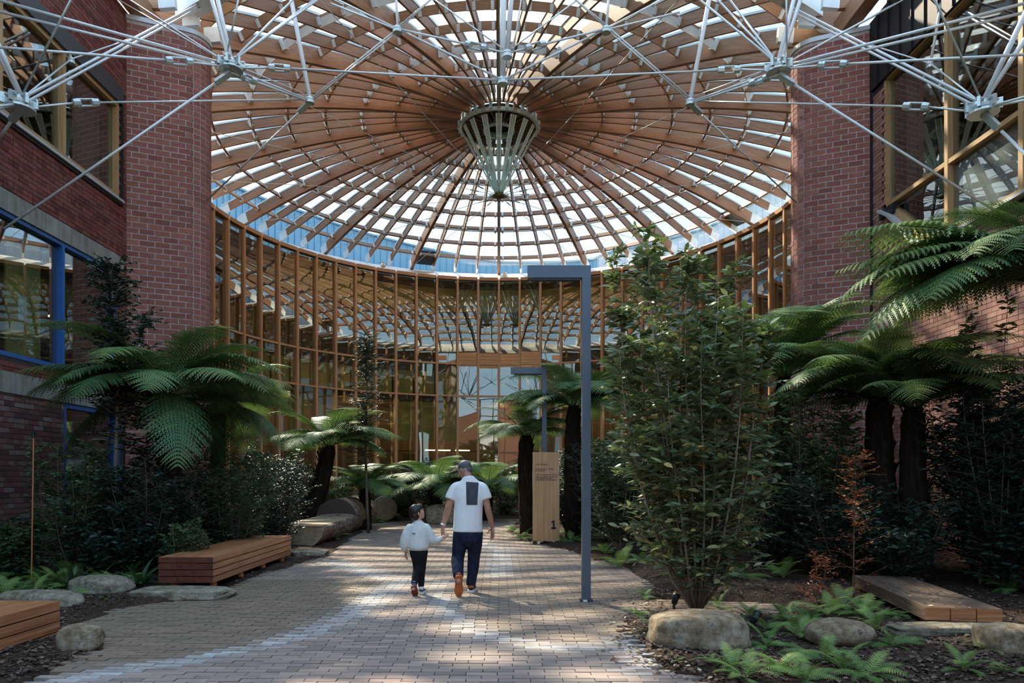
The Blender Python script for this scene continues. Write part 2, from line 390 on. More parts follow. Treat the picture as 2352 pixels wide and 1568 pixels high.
def seg_d(x, y, a, b):
    dx, dy = b[0]-a[0], b[1]-a[1]; t = max(0, min(1, ((x-a[0])*dx+(y-a[1])*dy)/(dx*dx+dy*dy+1e-9)))
    return math.hypot(x-a[0]-t*dx, (y-a[1]-t*dy)*.8), a[2]+(b[2]-a[2])*t
def paver_look(x, y):
    e = 0
    for ln in EFFW:
        for a, b in zip(ln, ln[1:]):
            d, w_ = seg_d(x, y, a, b); e = max(e, 1-d/w_)
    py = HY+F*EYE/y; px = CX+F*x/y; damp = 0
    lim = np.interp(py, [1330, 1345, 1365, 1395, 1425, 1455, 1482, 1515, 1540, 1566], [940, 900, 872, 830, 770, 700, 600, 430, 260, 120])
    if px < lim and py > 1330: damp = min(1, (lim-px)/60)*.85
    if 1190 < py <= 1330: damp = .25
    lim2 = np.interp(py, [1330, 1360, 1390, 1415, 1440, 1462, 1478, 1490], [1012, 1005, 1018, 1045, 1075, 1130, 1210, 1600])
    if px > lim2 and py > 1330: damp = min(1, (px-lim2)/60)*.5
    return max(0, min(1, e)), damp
def _paving():
    PL, PW, J = .232, .079, .007; cells = []; row = 0; y = 4.6
    while y < 25.8:
        o = (row % 2)*.5*(PL+J)+R.uniform(-.012, .012); i0 = int(-8.5/(PL+J))
        for i in range(i0, int(8/(PL+J))):
            x = i*(PL+J)+o+PL/2
            if on_path(x, y) and abs(x) < 7.8 and (x < 3.3 or y < 14): cells.append((x, y))
        y += PW+J; row += 1
    def vis(c):
        py = HY+F*EYE/c[1]; px = CX+F*c[0]/c[1]; return 0 < px < 2352 and py < 1566
    near = set(sorted([c for c in cells if vis(c)], key=lambda c: c[1])[:300])
    base = MB(); base.box((0, 0, -.03), PL, PW, .06, bottom=False); me = base.mesh('brick_paver', M['paver'])
    st = MB(); ef = []; dm = []
    for c in cells:
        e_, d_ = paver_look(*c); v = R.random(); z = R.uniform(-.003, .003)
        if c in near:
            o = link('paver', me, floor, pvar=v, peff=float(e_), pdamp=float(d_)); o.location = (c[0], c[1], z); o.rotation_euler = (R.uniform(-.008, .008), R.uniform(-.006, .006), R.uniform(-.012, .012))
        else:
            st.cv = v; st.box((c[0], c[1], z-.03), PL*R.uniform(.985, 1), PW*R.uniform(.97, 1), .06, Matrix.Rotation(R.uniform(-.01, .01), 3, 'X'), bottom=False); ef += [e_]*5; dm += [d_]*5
    o = st.build('paving', M['paver'], floor, kind='stuff')
    for nm, a in (('eff', ef), ('damp', dm)):
        at = o.data.attributes.new(nm, 'FLOAT', 'FACE'); at.data.foreach_set('value', np.array(a, dtype=np.float32))
_paving()

# ---------------------------------------------------------------- brick walls
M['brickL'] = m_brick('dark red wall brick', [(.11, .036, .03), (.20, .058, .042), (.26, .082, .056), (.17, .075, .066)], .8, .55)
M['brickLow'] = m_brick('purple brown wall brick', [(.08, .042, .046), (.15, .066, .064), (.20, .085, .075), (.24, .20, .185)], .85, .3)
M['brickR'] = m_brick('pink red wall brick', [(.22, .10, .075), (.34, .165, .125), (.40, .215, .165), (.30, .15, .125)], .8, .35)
M['brickC'] = m_brick('pier brick', [(.22, .078, .058), (.29, .108, .08), (.34, .135, .10), (.25, .095, .078)], .75, .0)
M['mortarD'] = m_mortar('dark mortar', (.075, .055, .05)); M['mortarG'] = m_mortar('pale grey mortar', (.50, .46, .43))
def in_frame(p):
    if p.y < .5: return False
    px = CX+F*p.x/p.y; py = HY-F*(p.z-EYE)/p.y
    return -10 < px < 2362 and -10 < py < 1578
def bricks(parent, path, z0, z1, L, H, J, dep, mat, solid, arc=None):
    """path(s) -> point, outward normal, along-direction; solid(s, z) says whether a brick stands there."""
    cand = []; row = 0; z = z0+H/2
    while z < z1:
        s = arc[0]-(L/2 if row % 2 else 0); hdr = (row % 4 == 3) and not arc[2]
        while s < arc[1]:
            l = L
            if arc[2] and s > arc[2]-.02: l = L*.5-J/2
            elif hdr: l = L*.5-J/2
            a_, b_ = max(s, arc[0]), min(s+l, arc[1]); sm = (a_+b_)/2
            if b_-a_ > .03 and solid(sm, z): cand.append((sm, z, round(b_-a_, 3)))
            s += l+J
        z += H+J; row += 1
    info = []
    for (s, z, l) in cand:
        p, n, t = path(s); info.append((Vector((p.x, p.y, z)), n, t, l))
    near = sorted([i for i in range(len(info)) if in_frame(info[i][0])], key=lambda i: (info[i][0]-Vector((0, 0, 1.5))).length)[:300]
    near = set(near); st = MB(); ms = {}
    for i, (p, n, t, l) in enumerate(info):
        pr = R.uniform(-.003, .004); v = R.random()
        if i in near:
            k = round(l, 3)
            if k not in ms:
                b = MB(); b.box((0, 0, 0), l, dep, H); ms[k] = b.mesh('wall_brick', mat)
            o = link('brick', ms[k], parent, pvar=v); o.location = p+n*(pr); o.rotation_euler = (0, 0, math.atan2(t.y, t.x))
        else:
            st.cv = v; rot = Matrix.Rotation(math.atan2(t.y, t.x), 3, 'Z'); st.box(p+n*pr, l, dep, H, rot)
    st.build('brickwork', mat, parent, kind='stuff')

XL, XR = -7.9, 8.1
def strips(mb, x, th, segs):
    for (y0, y1, z0, z1) in segs: mb.box((x, (y0+y1)/2, (z0+z1)/2), th, y1-y0, z1-z0)
# left wall: openings (Y0, Y1, z0, z1)
W1 = (9.6, 14.87, 7.3, 9.27); W2 = (9.2, 14.8, 3.45, 5.77); W3 = (12.97, 14.9, .75, 2.86)
def left_solid(s, z):
    for (a, b, c, d) in (W1, W2, W3):
        if a-.02 < s < b+.02 and c-.04 < z < d+.04: return False
    if 5.77 < z < 6.1 and s < 15.05: return False                 # concrete bands
    if 2.86 < z < 3.2: return False
    if 9.27 < z < 9.62 and s < 15.0: return False                 # steel lintel
    return True
def _wall_left():
    mb = MB()
    strips(mb, XL-.17, .30, [(5.0, 9.2, 0, 11.4), (9.2, 15.6, 9.27, 11.4), (9.2, 9.6, 7.3, 9.27), (14.87, 15.6, 7.3, 9.27), (9.2, 15.6, 5.77, 7.3),
                             (14.8, 15.6, 3.45, 5.77), (9.2, 15.6, 2.86, 3.45), (9.2, 12.97, 0, 2.86), (14.9, 15.6, 0, 2.86), (12.97, 14.9, 0, .75)])
    wl = mb.build('wall_left', M['mortarD'], kind='structure', label='old dark red brick wall with concrete bands on the left side')
    path = lambda s: (Vector((XL-.02, s, 0)), Vector((1, 0, 0)), Vector((0, 1, 0)))
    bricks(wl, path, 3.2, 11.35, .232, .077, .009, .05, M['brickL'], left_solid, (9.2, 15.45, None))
    low = MB(); low.box((XL-.14, 11.1, 1.43), .25, 3.74, 2.86); lw = low.build('lower_brickwork', M['mortarG'], wl)
    # the lower courses with pale mortar are bricks of the wall as well
    cand = MB(); n = 0; z = .04; row = 0
    base = {}
    while z < 2.84:
        hdr = row % 4 == 3; l = .112 if hdr else .232; s = 9.2-(l/2 if row % 2 else 0)
        while s < 12.93:
            l2 = min(l, 12.95-s); v = R.random(); sm = s+l2/2; p = Vector((XL-.02, sm, z+.038))
            if n < 10**6:
                cand.cv = v if not hdr else min(1, v*.5+.5); cand.box(p+Vector((R.uniform(0, .006), 0, 0)), .05, l2, .073)
            s += l+.012; n += 1
        z += .087; row += 1
    cand.build('lower_course_bricks', M['brickLow'], wl, kind='stuff')
    b = MB(); b.box((XL-.10, 12.1, 5.935), .24, 5.8, .33); b.build('concrete_band', M['concrete'], wl)
    b = MB(); b.box((XL-.10, 12.3, 3.03), .24, 6.2, .34); b.build('concrete_lintel', M['concrete'], wl)
    b = MB(); b.box((XL-.08, 12.2, 9.445), .26, 5.5, .35); b.build('steel_lintel', M['darkgrey'], wl)
    return wl
wall_left = _wall_left()
def window(name, label, x, sgn, Y0, Y1, z0, z1, mulls, fmat, fw, glass=True, rails=()):
    root = bpy.data.objects.new(name, None); COL.objects.link(root); root['kind'] = 'structure'; root['label'] = label
    root.location = (x, (Y0+Y1)/2, z0); bpy.context.view_layer.update(); off = Vector(root.location)
    fr = MB(); xx = 0
    for (ya, yb, za, zb) in ((Y0, Y1, z0, z0+fw), (Y0, Y1, z1-fw, z1)):
        fr.box(Vector((x, (ya+yb)/2, (za+zb)/2))-off, .16, yb-ya, zb-za)
    for yy in (Y0+fw/2, Y1-fw/2): fr.box(Vector((x, yy, (z0+z1)/2))-off, .16, fw, z1-z0-2*fw)
    fr.build('window_frame', fmat, root)
    for m in mulls:
        b = MB(); b.box(Vector((x+sgn*.004, m, (z0+z1)/2))-off, .16, fw, z1-z0-2*fw); b.build('mullion', fmat, root)
    for (rz_, ya, yb) in rails:
        b = MB(); b.box(Vector((x+sgn*.003, (ya+yb)/2, rz_))-off, .15, yb-ya, fw); b.build('transom', fmat, root)
    if glass:
        ed = [Y0+fw]+list(mulls)+[Y1-fw]
        for a, c in zip(ed, ed[1:]):
            b = MB(); b.box(Vector((x-sgn*.02, (a+c)/2, (z0+z1)/2))-off, .012, c-a, z1-z0-2*fw); b.build('pane', M['glassw'], root)
    return root, off
w1, o1 = window('window_1', 'upper timber framed window in the left brick wall under a grey steel lintel', XL-.09, 1, *W1, [11.34, 13.0], M['winframe'], .085)
b = MB(); b.box(Vector((XL-.03, 12.2, 7.245))-o1, .22, 5.45, .05); b.build('sill', M['sillgrey'], w1)
b = MB(); b.box(Vector((XL-.02, 12.2, 7.19))-o1, .12, 5.5, .06); b.box(Vector((XL-.02, 14.93, 8.3))-o1, .12, .06, 2.1); b.build('sill_flashing', M['black'], w1)
b = MB(); b.box(Vector((XL-.35, 14.25, 8.28))-o1, .02, .95, 1.85); b.build('blind', M['brown'], w1)
w2, o2 = window('window_2', 'blue framed strip window in the left brick wall below the concrete band', XL-.09, 1, *W2, [11.0, 12.97], M['blue'], .075)
b = MB(); b.box(Vector((XL-.4, 12.45, 4.6))-o2, .03, .9, 2.2); b.build('timber_screen', M['olive'], w2)
b = MB(); b.box(Vector((XL-.14, 12.05, 4.35))-o2, .004, .22, .42); b.build('paper_notice', m_plain('white paper', (.7, .72, .74), .8), w2)
w3, o3 = window('window_3', 'low blue framed window in the left brick wall behind the shrubs', XL-.09, 1, *W3, [], M['blue'], .09)
# rooms behind the left windows
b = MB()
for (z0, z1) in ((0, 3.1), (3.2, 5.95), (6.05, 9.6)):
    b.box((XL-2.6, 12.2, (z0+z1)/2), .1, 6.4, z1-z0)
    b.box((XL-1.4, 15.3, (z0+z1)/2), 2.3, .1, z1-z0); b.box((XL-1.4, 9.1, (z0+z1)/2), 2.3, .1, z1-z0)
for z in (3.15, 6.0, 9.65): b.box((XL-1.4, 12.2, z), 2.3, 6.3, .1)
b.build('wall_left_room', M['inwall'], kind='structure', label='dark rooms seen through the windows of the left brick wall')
# white shelving unit behind the low window
sh = thing('shelf_unit', 'white shelving unit behind the low blue framed window', 'shelf', (XL-.55, 13.95, 0))
b = MB()
for y in (-.95, -.32, .32, .95): b.box((0, y, 1.05), .4, .03, 2.1)
b.build('upright', M['white'], sh)
for z in (.3, .75, 1.2, 1.65, 2.08):
    b = MB(); b.box((0, 0, z), .42, 1.9, .03); b.build('shelf_board', M['white'], sh)
for z in (.55, 1.0, 1.45, 1.85):
    b = MB(); b.box((.19, 0, z-.08), .02, 1.88, .16); b.build('drawer_front', M['white'], sh)

# right wall with the big shaped window
SILL = [(15.05, 7.16), (14.7, 6.95), (14.3, 6.6), (13.85, 6.13), (13.57, 5.99), (13.04, 5.88), (12.48, 5.87), (11.0, 5.9), (9.4, 5.95)]
def sill_z(y): return float(np.interp(y, [p[0] for p in SILL[::-1]], [p[1] for p in SILL[::-1]]))
def right_solid(s, z): return not (9.4 < s < 15.08 and sill_z(s)-.12 < z < 9.9) and not (z > 9.75 and s < 15.3)
def _wall_right():
    mb = MB(); strips(mb, XR+.17, .30, [(5.0, 9.4, 0, 11.4), (15.05, 16.6, 0, 11.4), (9.4, 15.05, 9.9, 11.4)])
    y = 9.4
    while y < 15.04:
        y1 = min(15.05, y+.12); zt = min(sill_z(y), sill_z(y1)); strips(mb, XR+.17, .30, [(y, y1, 0, zt)]); y = y1
    wr = mb.build('wall_right', M['mortarD'], kind='structure', label='sunlit pink brick wall on the right side below the shaped window')
    path = lambda s: (Vector((XR+.02, s, 0)), Vector((-1, 0, 0)), Vector((0, -1, 0)))
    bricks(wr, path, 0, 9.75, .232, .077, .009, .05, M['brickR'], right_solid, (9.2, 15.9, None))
    for i in range(16):                                            # black standing seam cladding over the window head
        b = MB(); y = 9.3+.42*i; b.box((XR-.02, y+.2, 10.6), .06, .405, 1.5); b.box((XR-.06, y+.405, 10.6), .05, .025, 1.5); b.build('cladding_panel', M['black'], wr)
    return wr
wall_right = _wall_right()
def _bigwin():
    root = bpy.data.objects.new('window_4', None); COL.objects.link(root); root['kind'] = 'structure'; root['label'] = 'large timber framed window with a curved pale sill in the right brick wall'
    x = XR+.09; fw = .09; m = M['winframe']
    b = MB(); b.box((x, 15.0, 8.52), .16, fw, 2.76); b.box((x, 12.2, 9.86), .16, 5.6, fw); b.box((x, 9.45, 7.9), .16, fw, 3.9)
    b.build('window_frame', m, root)
    for yy, z0 in ((12.95, 5.88), (11.1, 5.9)):
        b = MB(); b.box((x-.005, yy, (z0+9.82)/2), .16, .10, 9.82-z0); b.build('mullion', m, root)
    b = MB(); b.box((x-.003, 12.22, 7.2), .15, 5.5, .085); b.build('transom', m, root)
    pts = [Vector((x, a, c+.05)) for a, c in SILL]; ups = [Vector((0, 0, 1))]*len(pts)
    b = MB(); b.sweep(pts, .16, .10, ups); b.build('curved_frame', m, root)
    b = MB(); b.sweep([p+Vector((-.10, 0, -.10)) for p in pts], .26, .055, ups); b.build('curved_sill', M['sillgrey'], root)
    b = MB(); b.box((x-.1, 14.85, 7.02), .1, .5, .18); b.build('sill_flashing', M['black'], root)
    ed = [15.0, 12.95, 11.1, 9.45]
    for a, c in zip(ed, ed[1:]):
        b = MB(); b.box((x+.02, (a+c)/2, 8.52), .012, a-c-.1, 2.56); b.build('pane', M['glassw'], root)
        b = MB(); n = 10; vs = []
        for k in range(n+1):
            yy = a+(c-a)*k/n; vs += [(x+.02, yy, sill_z(yy)+.06), (x+.02, yy, 7.16)]
        b.idx(vs, [(2*k, 2*k+2, 2*k+3, 2*k+1) for k in range(n)]); b.build('lower_pane', M['glassw'], root)
    b = MB(); b.box((x+.3, 14.35, 8.5), .02, 1.0, 2.6); b.build('blind', M['brown'], root)
    b = MB(); b.box((x+.06, 12.02, 6.55), .02, 1.7, 1.2); b.box((x+.06, 10.2, 6.55), .02, 1.6, 1.2); b.build('blind_panel', M['greypanel'], root)
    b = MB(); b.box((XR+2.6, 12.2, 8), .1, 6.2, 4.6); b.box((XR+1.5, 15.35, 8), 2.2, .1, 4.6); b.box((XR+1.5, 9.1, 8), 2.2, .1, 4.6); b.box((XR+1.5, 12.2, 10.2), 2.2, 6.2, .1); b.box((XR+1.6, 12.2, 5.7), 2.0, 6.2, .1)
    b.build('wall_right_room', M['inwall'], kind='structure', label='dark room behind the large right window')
_bigwin()

# brick piers with rounded ends
def pier(sx, name, label):
    FL = 1.22 if sx > 0 else 1.116; rr = .5; h0 = math.radians(23.1); ang = math.radians(88)
    p0 = Vector((-7.95 if sx > 0 else -8.09, 15.12 if sx > 0 else 15.5, 0)); d0 = Vector((math.cos(h0), math.sin(h0), 0)); n0 = Vector((d0.y, -d0.x, 0)); p1 = p0+d0*FL; c = p1-n0*rr
    def path(s):
        if s <= FL: p, hd = p0+d0*s, h0
        elif s <= FL+rr*ang:
            hd = h0+(s-FL)/rr; p = c+Vector((math.sin(hd), -math.cos(hd), 0))*rr
        else:
            hd = h0+ang; p = c+Vector((math.sin(hd), -math.cos(hd), 0))*rr+Vector((math.cos(hd), math.sin(hd), 0))*(s-FL-rr*ang)
        t = Vector((math.cos(hd), math.sin(hd), 0)); n = Vector((t.y, -t.x, 0))
        return Vector((p.x*sx, p.y, 0)), Vector((n.x*sx, n.y, 0)), Vector((t.x*sx, t.y, 0))
    S1 = FL+rr*ang+.45; ss = [0, FL]+[FL+rr*ang*i/12 for i in range(1, 13)]+[S1]
    def prism(z0, z1, off):
        out = [path(s)[0]+path(s)[1]*off for s in ss]; mb = MB(); n = len(out)
        poly = out+[Vector((-8.2*sx, 17.2, 0)), Vector((-8.2*sx, p0.y-.05, 0))]; m = len(poly)
        vs = [Vector((p.x, p.y, z0)) for p in poly]+[Vector((p.x, p.y, z1)) for p in poly]
        fs = [(k, (k+1) % m, m+(k+1) % m, m+k) for k in range(m)]+[tuple(range(m-1, -1, -1)), tuple(range(m, 2*m))]
        mb.idx(vs, fs); return mb
    w_ = prism(0, 11.22, .0045).build(name, M['mortarG'], kind='structure', label=label)
    jb = MB(); jb.box((p0.x*sx-sx*-.02, p0.y-.03, 5.6), .04, .04, 11.2); jb.build('gap_shade_strip', M['black'], w_)  # black strip painting the shaded gap between pier and side wall
    prism(11.22, 11.32, .03).build('cap_flashing', M['sillgrey'], w_)
    bricks(w_, lambda s: (path(s)[0]-path(s)[1]*.02, path(s)[1], path(s)[2]), 0, 11.2, .286, .106, .018, .055, M['brickC'], lambda s, z: True, (0, S1, FL))
    return w_
pier(1, 'column_left', 'red brick pier with a rounded end, left of the dome'); pier(-1, 'column_right', 'red brick pier with a rounded end, right of the dome')
# ---------------------------------------------------------------- timber and glass dome
DC = Vector((0, 26.1, 0)); NS = 64; DA = 2*PI/NS
def zb(r): return 14.48-.0145*r*r
HOOP = [1.62, 2.62, 3.77, 4.93, 6.2, 7.45, 8.65, 9.85, 11.0, 11.95]
WH = (3, 6)
def cone_ring(mb, prof, a0, a1, n):
    vs = []; m = len(prof)
    for i in range(n+1):
        a = a0+(a1-a0)*i/n
        for (r, z) in prof: vs.append((r*math.sin(a), r*math.cos(a), z))
    mb.idx(vs, [(i*m+k, (i+1)*m+k, (i+1)*m+(k+1) % m, i*m+(k+1) % m) for i in range(n) for k in range(m)])
A_IN = 24.2*DA
mb = MB(); cone_ring(mb, [(11.03, 11.80), (11.75, 12.22), (12.05, 12.36), (12.2, 12.36), (12.2, 12.2), (11.03, 11.7)], -A_IN, A_IN, 96)
cone_ring(mb, [(11.95, 12.0), (12.3, 12.0), (12.3, 12.75), (12.15, 12.75), (12.15, 12.3), (11.95, 12.3)], A_IN, 2*PI-A_IN, 60)
dome = mb.build('ceiling', M['ledge'], kind='structure', label='round timber ribbed glass dome on a white ring beam'); dome.location = DC
def rib_mesh(name, major):
    mb = MB(); rr = np.linspace(1.5, 12.0, 22); lo = -.16 if major else .0
    pts = [Vector((0, r, zb(r)+(lo+.30)/2)) for r in rr]; ups = [Vector((0, .03*r, 1)) for r in rr]
    if major: mb.sweep(pts, .055, .30-lo, ups, -.043); mb.sweep(pts, .055, .30-lo, ups, .043); mb.sweep([p+Vector((0, 0, .05)) for p in pts], .04, .2, ups)
    else: mb.sweep(pts, .065, .30-lo, ups)
    return mb.mesh(name, M['rafter'])
def shoe_mesh(major):
    mb = MB(); w_ = .17 if major else .085; a, b_ = 11.62, 12.1; pts = [Vector((0, r, zb(r)+(.13 if not major else .08))) for r in (a, b_)]
    mb.sweep(pts, w_, .34 if not major else .42, [Vector((0, .35, 1))]*2); return mb.mesh('shoe', M['white'])
rm = [rib_mesh('minor_rib', False), rib_mesh('major_rib', True)]; sm_ = [shoe_mesh(False), shoe_mesh(True)]
def put(name, me, parent, n, **kw):
    o = link(name, me, parent, **kw); o.rotation_euler = (0, 0, -n*DA); return o
ribs = []
for n in range(NS):
    k = 1 if n % 4 == 0 else 0
    r_ = put('main_rib' if k else 'rib', rm[k], dome, n, pvar=R.random()*.8); put('rib_shoe', sm_[k], r_, 0); ribs.append(r_)
def polar(r, a, z): return Vector((r*math.sin(a), r*math.cos(a), z))
def vis_key(n, j):
    a = (n+.5)*DA; r = HOOP[min(j, len(HOOP)-1)]; p = DC+polar(r, a, zb(r)); return (0 if in_frame(p) else 1, p.length)
pm = {}; jobs = []
for j in range(1, len(HOOP)-1):
    r = HOOP[j]; mb = MB(); h = r*math.sin(DA/2); y = r*math.cos(DA/2); hw = .06 if j in WH else .065
    if j in WH: mb.beam((-h, y, zb(r)+.10), (h, y, zb(r)+.10), .03, .20, (0, .03*r*2+.12, 1))
    else: mb.beam((-h+.03, y, zb(r)+.17), (h-.03, y, zb(r)+.17), .065, .22, (0, .03*r*2, 1))
    pm[j] = mb.mesh('white_hoop' if j in WH else 'purlin', M['white'] if j in WH else M['rafter'])
    if j in WH:
        mb = MB(); mb.beam((-h+.03, y, zb(r)+.2), (h-.03, y, zb(r)+.2), .065, .16, (0, .03*r*2, 1)); pm[(j, 'w')] = mb.mesh('purlin', M['rafter'])
    for n in range(NS): jobs.append((n, j))
jobs.sort(key=lambda q: vis_key(*q)); seen = {}
def xf(me_src, n, dst, mb_):
    pass
rest = MB(); restw = MB(); npur = nhoop = 0
def add_mesh(dst, me, n):
    rot = Matrix.Rotation(-n*DA, 3, 'Z'); i = len(dst.v); dst.v.extend(tuple(rot @ v.co) for v in me.vertices)
    uvd = me.uv_layers[0].data
    for p in me.polygons:
        dst.f.append(tuple(i+k for k in p.vertices)); dst.var.append(dst.cv); dst.uv.extend(tuple(uvd[l].uv) for l in p.loop_indices)
for (n, j) in jobs:
    if j in WH:
        put('white_hoop', pm[j], dome, n+.5); nhoop += 1; rest.cv = R.random(); add_mesh(rest, pm[(j, 'w')], n+.5)
    elif npur < 300: put('purlin', pm[j], dome, n+.5, pvar=R.random()*.8); npur += 1
    else: rest.cv = R.random(); add_mesh(rest, pm[j], n+.5)
rest.build('purlins', M['rafter'], dome, kind='stuff')
br = MB()                                                          # white cleats at every joint, both sides of a rib
for j in range(1, len(HOOP)-1):
    for n in range(NS):
        for s in (-1, 1):
            r = HOOP[j]; a = n*DA+s*(.075/r+.012*(n % 4 == 0)); p = polar(r, a, zb(r)+.15)
            u = Vector((.03*r*2*math.sin(a), .03*r*2*math.cos(a), 1)); rad = Vector((math.sin(a), math.cos(a), 0)); big = 1.5 if (j in WH and n % 4 == 0) else 1
            tg = Vector((math.cos(a), -math.sin(a), 0))
            br.beam(p-tg*.045, p+tg*.045, .12*big, .20*big, u)
br.build('purlin_cleats', M['white'], dome, kind='stuff')
# glass
pn = {}; jobs = []
for j in range(len(HOOP)-1):
    mb = MB(); r0, r1 = HOOP[j]+.02, HOOP[j+1]-.02; vs = []
    for dz in (.33, .352):
        for (r, s) in ((r0, -1), (r0, 1), (r1, 1), (r1, -1)):
            a = s*(DA/2-.025/r); vs.append(polar(r, a, zb(r)+dz))
    mb.idx(vs, [(3, 2, 1, 0), (4, 5, 6, 7), (0, 1, 5, 4), (1, 2, 6, 5), (2, 3, 7, 6), (3, 0, 4, 7)]); pn[j] = mb.mesh('roof_pane', M['glassd'])
    for n in range(NS): jobs.append((n, j))
jobs.sort(key=lambda q: (vis_key(*q)[0], vis_key(*q)[1])); gl = MB()
for k, (n, j) in enumerate(jobs):
    if j == 8 and n in (60, 11): continue
    if k < 300: put('roof_pane', pn[j], dome, n+.5)
    else: add_mesh(gl, pn[j], n+.5)
gl.build('roof_panes', M['glassd'], dome, kind='stuff')
gb = MB()                                                          # white glazing bars over the ribs
for n in range(NS):
    pts = [polar(r, n*DA, zb(r)+.345) for r in np.linspace(1.5, 12.0, 12)]; gb.sweep(pts, .11, .06, [Vector((0, 0, 1))]*12)
gb.build('glazing_bars', M['white'], dome, kind='stuff')
for n in (60, 11):
    mb = MB(); r0, r1 = HOOP[8], HOOP[9]; mb.idx([polar(r, s*DA/2*.97, zb(r)+d) for d in (.22, .34) for (r, s) in ((r0, -1), (r0, 1), (r1, 1), (r1, -1))], [(3, 2, 1, 0), (4, 5, 6, 7), (0, 1, 5, 4), (1, 2, 6, 5), (2, 3, 7, 6), (3, 0, 4, 7)])
    put('vent', mb.mesh('vent', M['black']), dome, n+.5)
# hub
hb = MB()
for (r, z, h) in ((1.4, 14.2, .12), (1.36, 14.52, .10)): cone_ring(hb, [(r-.05, z), (r+.05, z), (r+.05, z+h), (r-.05, z+h)], 0, 2*PI, 48)
for n in range(32):
    a = n*2*PI/32; t = Vector((math.cos(a), -math.sin(a), 0)); c = polar(1.46, a, 14.36); hb.box(c, .10, .12, .26, Matrix.Rotation(-a, 3, 'Z'))
hb.build('hub_ring', M['galv'], dome)
sp = MB()
for n in range(32): sp.beam(polar(.52, n*2*PI/32, 14.27), polar(1.36, n*2*PI/32, 14.27), .05, .2)
sp.build('hub_spokes', M['inwood'], dome)
hb = MB(); cone_ring(hb, [(.48, 14.12), (.58, 14.12), (.58, 14.32), (.48, 14.32)], 0, 2*PI, 32); hb.build('inner_hub_ring', M['galv'], dome)
hb = MB(); cone_ring(hb, [(.001, 14.40), (1.3, 14.44), (1.3, 14.5), (.001, 14.5)], 0, 2*PI, 32); hb.build('hub_cap', m_plain('dark teal steel', (.03, .07, .065), .4, .3), dome)
# hanging cone of glass blades
cone = thing('glass_cone', 'hanging cone of pale green glass blades under the hub of the dome', 'pendant', DC)
mb = MB()
for x_ in (-.085, 0, .085):
    mb.idx([(x_-.032, 1.33, 14.12), (x_+.032, 1.33, 14.12), (x_*.2+.010, .10, 11.9), (x_*.2-.010, .10, 11.9), (x_-.032, 1.35, 14.13), (x_+.032, 1.35, 14.13), (x_*.2+.010, .12, 11.9), (x_*.2-.010, .12, 11.9)], [(0, 1, 2, 3), (7, 6, 5, 4), (0, 4, 5, 1), (1, 5, 6, 2), (2, 6, 7, 3), (3, 7, 4, 0)])
mb.beam((0, 1.36, 14.12), (0, .14, 11.9), .018, .02, (0, 1, .5))
blm = mb.mesh('blade', M['blade'])
for n in range(16):
    o = link('blade', blm, cone); o.rotation_euler = (0, 0, -(n+.0)*2*PI/16)
mb = MB(); mb.tube([(0, 0, 11.7), (0, 0, 11.74), (0, 0, 11.80), (0, 0, 11.9), (0, 0, 12.0)], [.10, .2, .23, .12, .06], 20); 
for n in range(24): a = n*2*PI/24; mb.tube([polar(.2, a, 11.77), polar(.36, a, 11.80)], .014, 5)
mb.build('base_plate', M['brass'], cone)
cm = MB(); cm.tube([(0, .34, 11.8), (0, 11.75, 12.42)], .011, 5); cm.tube([(0, .8, 11.825), (0, 1.1, 11.84)], .024, 6); cm.tube([(0, 3.9, 11.99), (0, 4.15, 12.0)], .022, 6); cme = cm.mesh('cable', M['galv'])
for n in range(16): o = link('cable', cme, cone); o.rotation_euler = (0, 0, -n*2*PI/16)

# ---------------------------------------------------------------- curtain wall under the dome
Rw = 11.0; ZT = 11.72; TR = (7.36, 5.7)
mb = MB(); cone_ring(mb, [(10.9, 0), (11.2, 0), (11.2, .18), (10.9, .18)], -A_IN, A_IN, 96)
wfar = mb.build('wall_far', M['concrete'], kind='structure', label='curved timber and glass curtain wall under the dome'); wfar.location = DC
mu = MB(); mu.box((0, Rw, (ZT+.18)/2), .105, .26, ZT-.18); mum = mu.mesh('mullion', M['mullion'])
NW = 24
for n in range(-NW, NW+1): put('mullion', mum, wfar, n, pvar=R.random()*.5)
half = Rw*math.tan(DA/2)
def bar(z, h, d=.2):
    b_ = MB(); b_.box((0, Rw*math.cos(DA/2)+.0, z), 2*half-.11, d, h); return b_.mesh('transom', M['mullion'])
bars = [bar(ZT+.04, .16, .3), bar(TR[0], .085), bar(TR[1], .085), bar(.24, .12)]
rows = [(TR[0]+.04, ZT-.04), (TR[1]+.04, TR[0]-.04), (.30, TR[1]-.04)]
pmesh = []
for (a, c) in rows:
    b_ = MB(); b_.box((0, 0, (a+c)/2), 2*half-.10, .014, c-a); pmesh.append(b_.mesh('pane', M['glassc']))
bl0 = MB(); bl0.box((0, Rw+.42, 10.95), 2*half-.04, .015, 1.6); bl0 = bl0.mesh('blind', M['olive'])
bl1 = MB(); bl1.box((0, Rw+.42, 6.53), 2*half-.04, .015, 1.5); bl1 = bl1.mesh('blind', M['olive'])
bl2 = MB(); bl2.box((0, Rw+.42, 4.5), 2*half-.04, .015, 2.2); bl2 = bl2.mesh('blind', M['olive'])
for n in range(-NW, NW):
    for b_ in bars: put('transom', b_, wfar, n+.5, pvar=R.random()*.5)
    for k, p_ in enumerate(pmesh):
        o = link('pane', p_, wfar); a = (n+.5)*DA; o.location = polar(Rw*math.cos(DA/2)-.02, a, 0); o.rotation_euler = (R.uniform(-.004, .004), 0, -a+R.uniform(-.012, .012))
    if -11 < n < 9: put('blind', bl0, wfar, n+.5)
    if n not in (-2, -1, 0, 1, 5, 6): put('blind', bl1, wfar, n+.5)
    if n in (-4, -5, -3, -10): put('blind', bl2, wfar, n+.5)
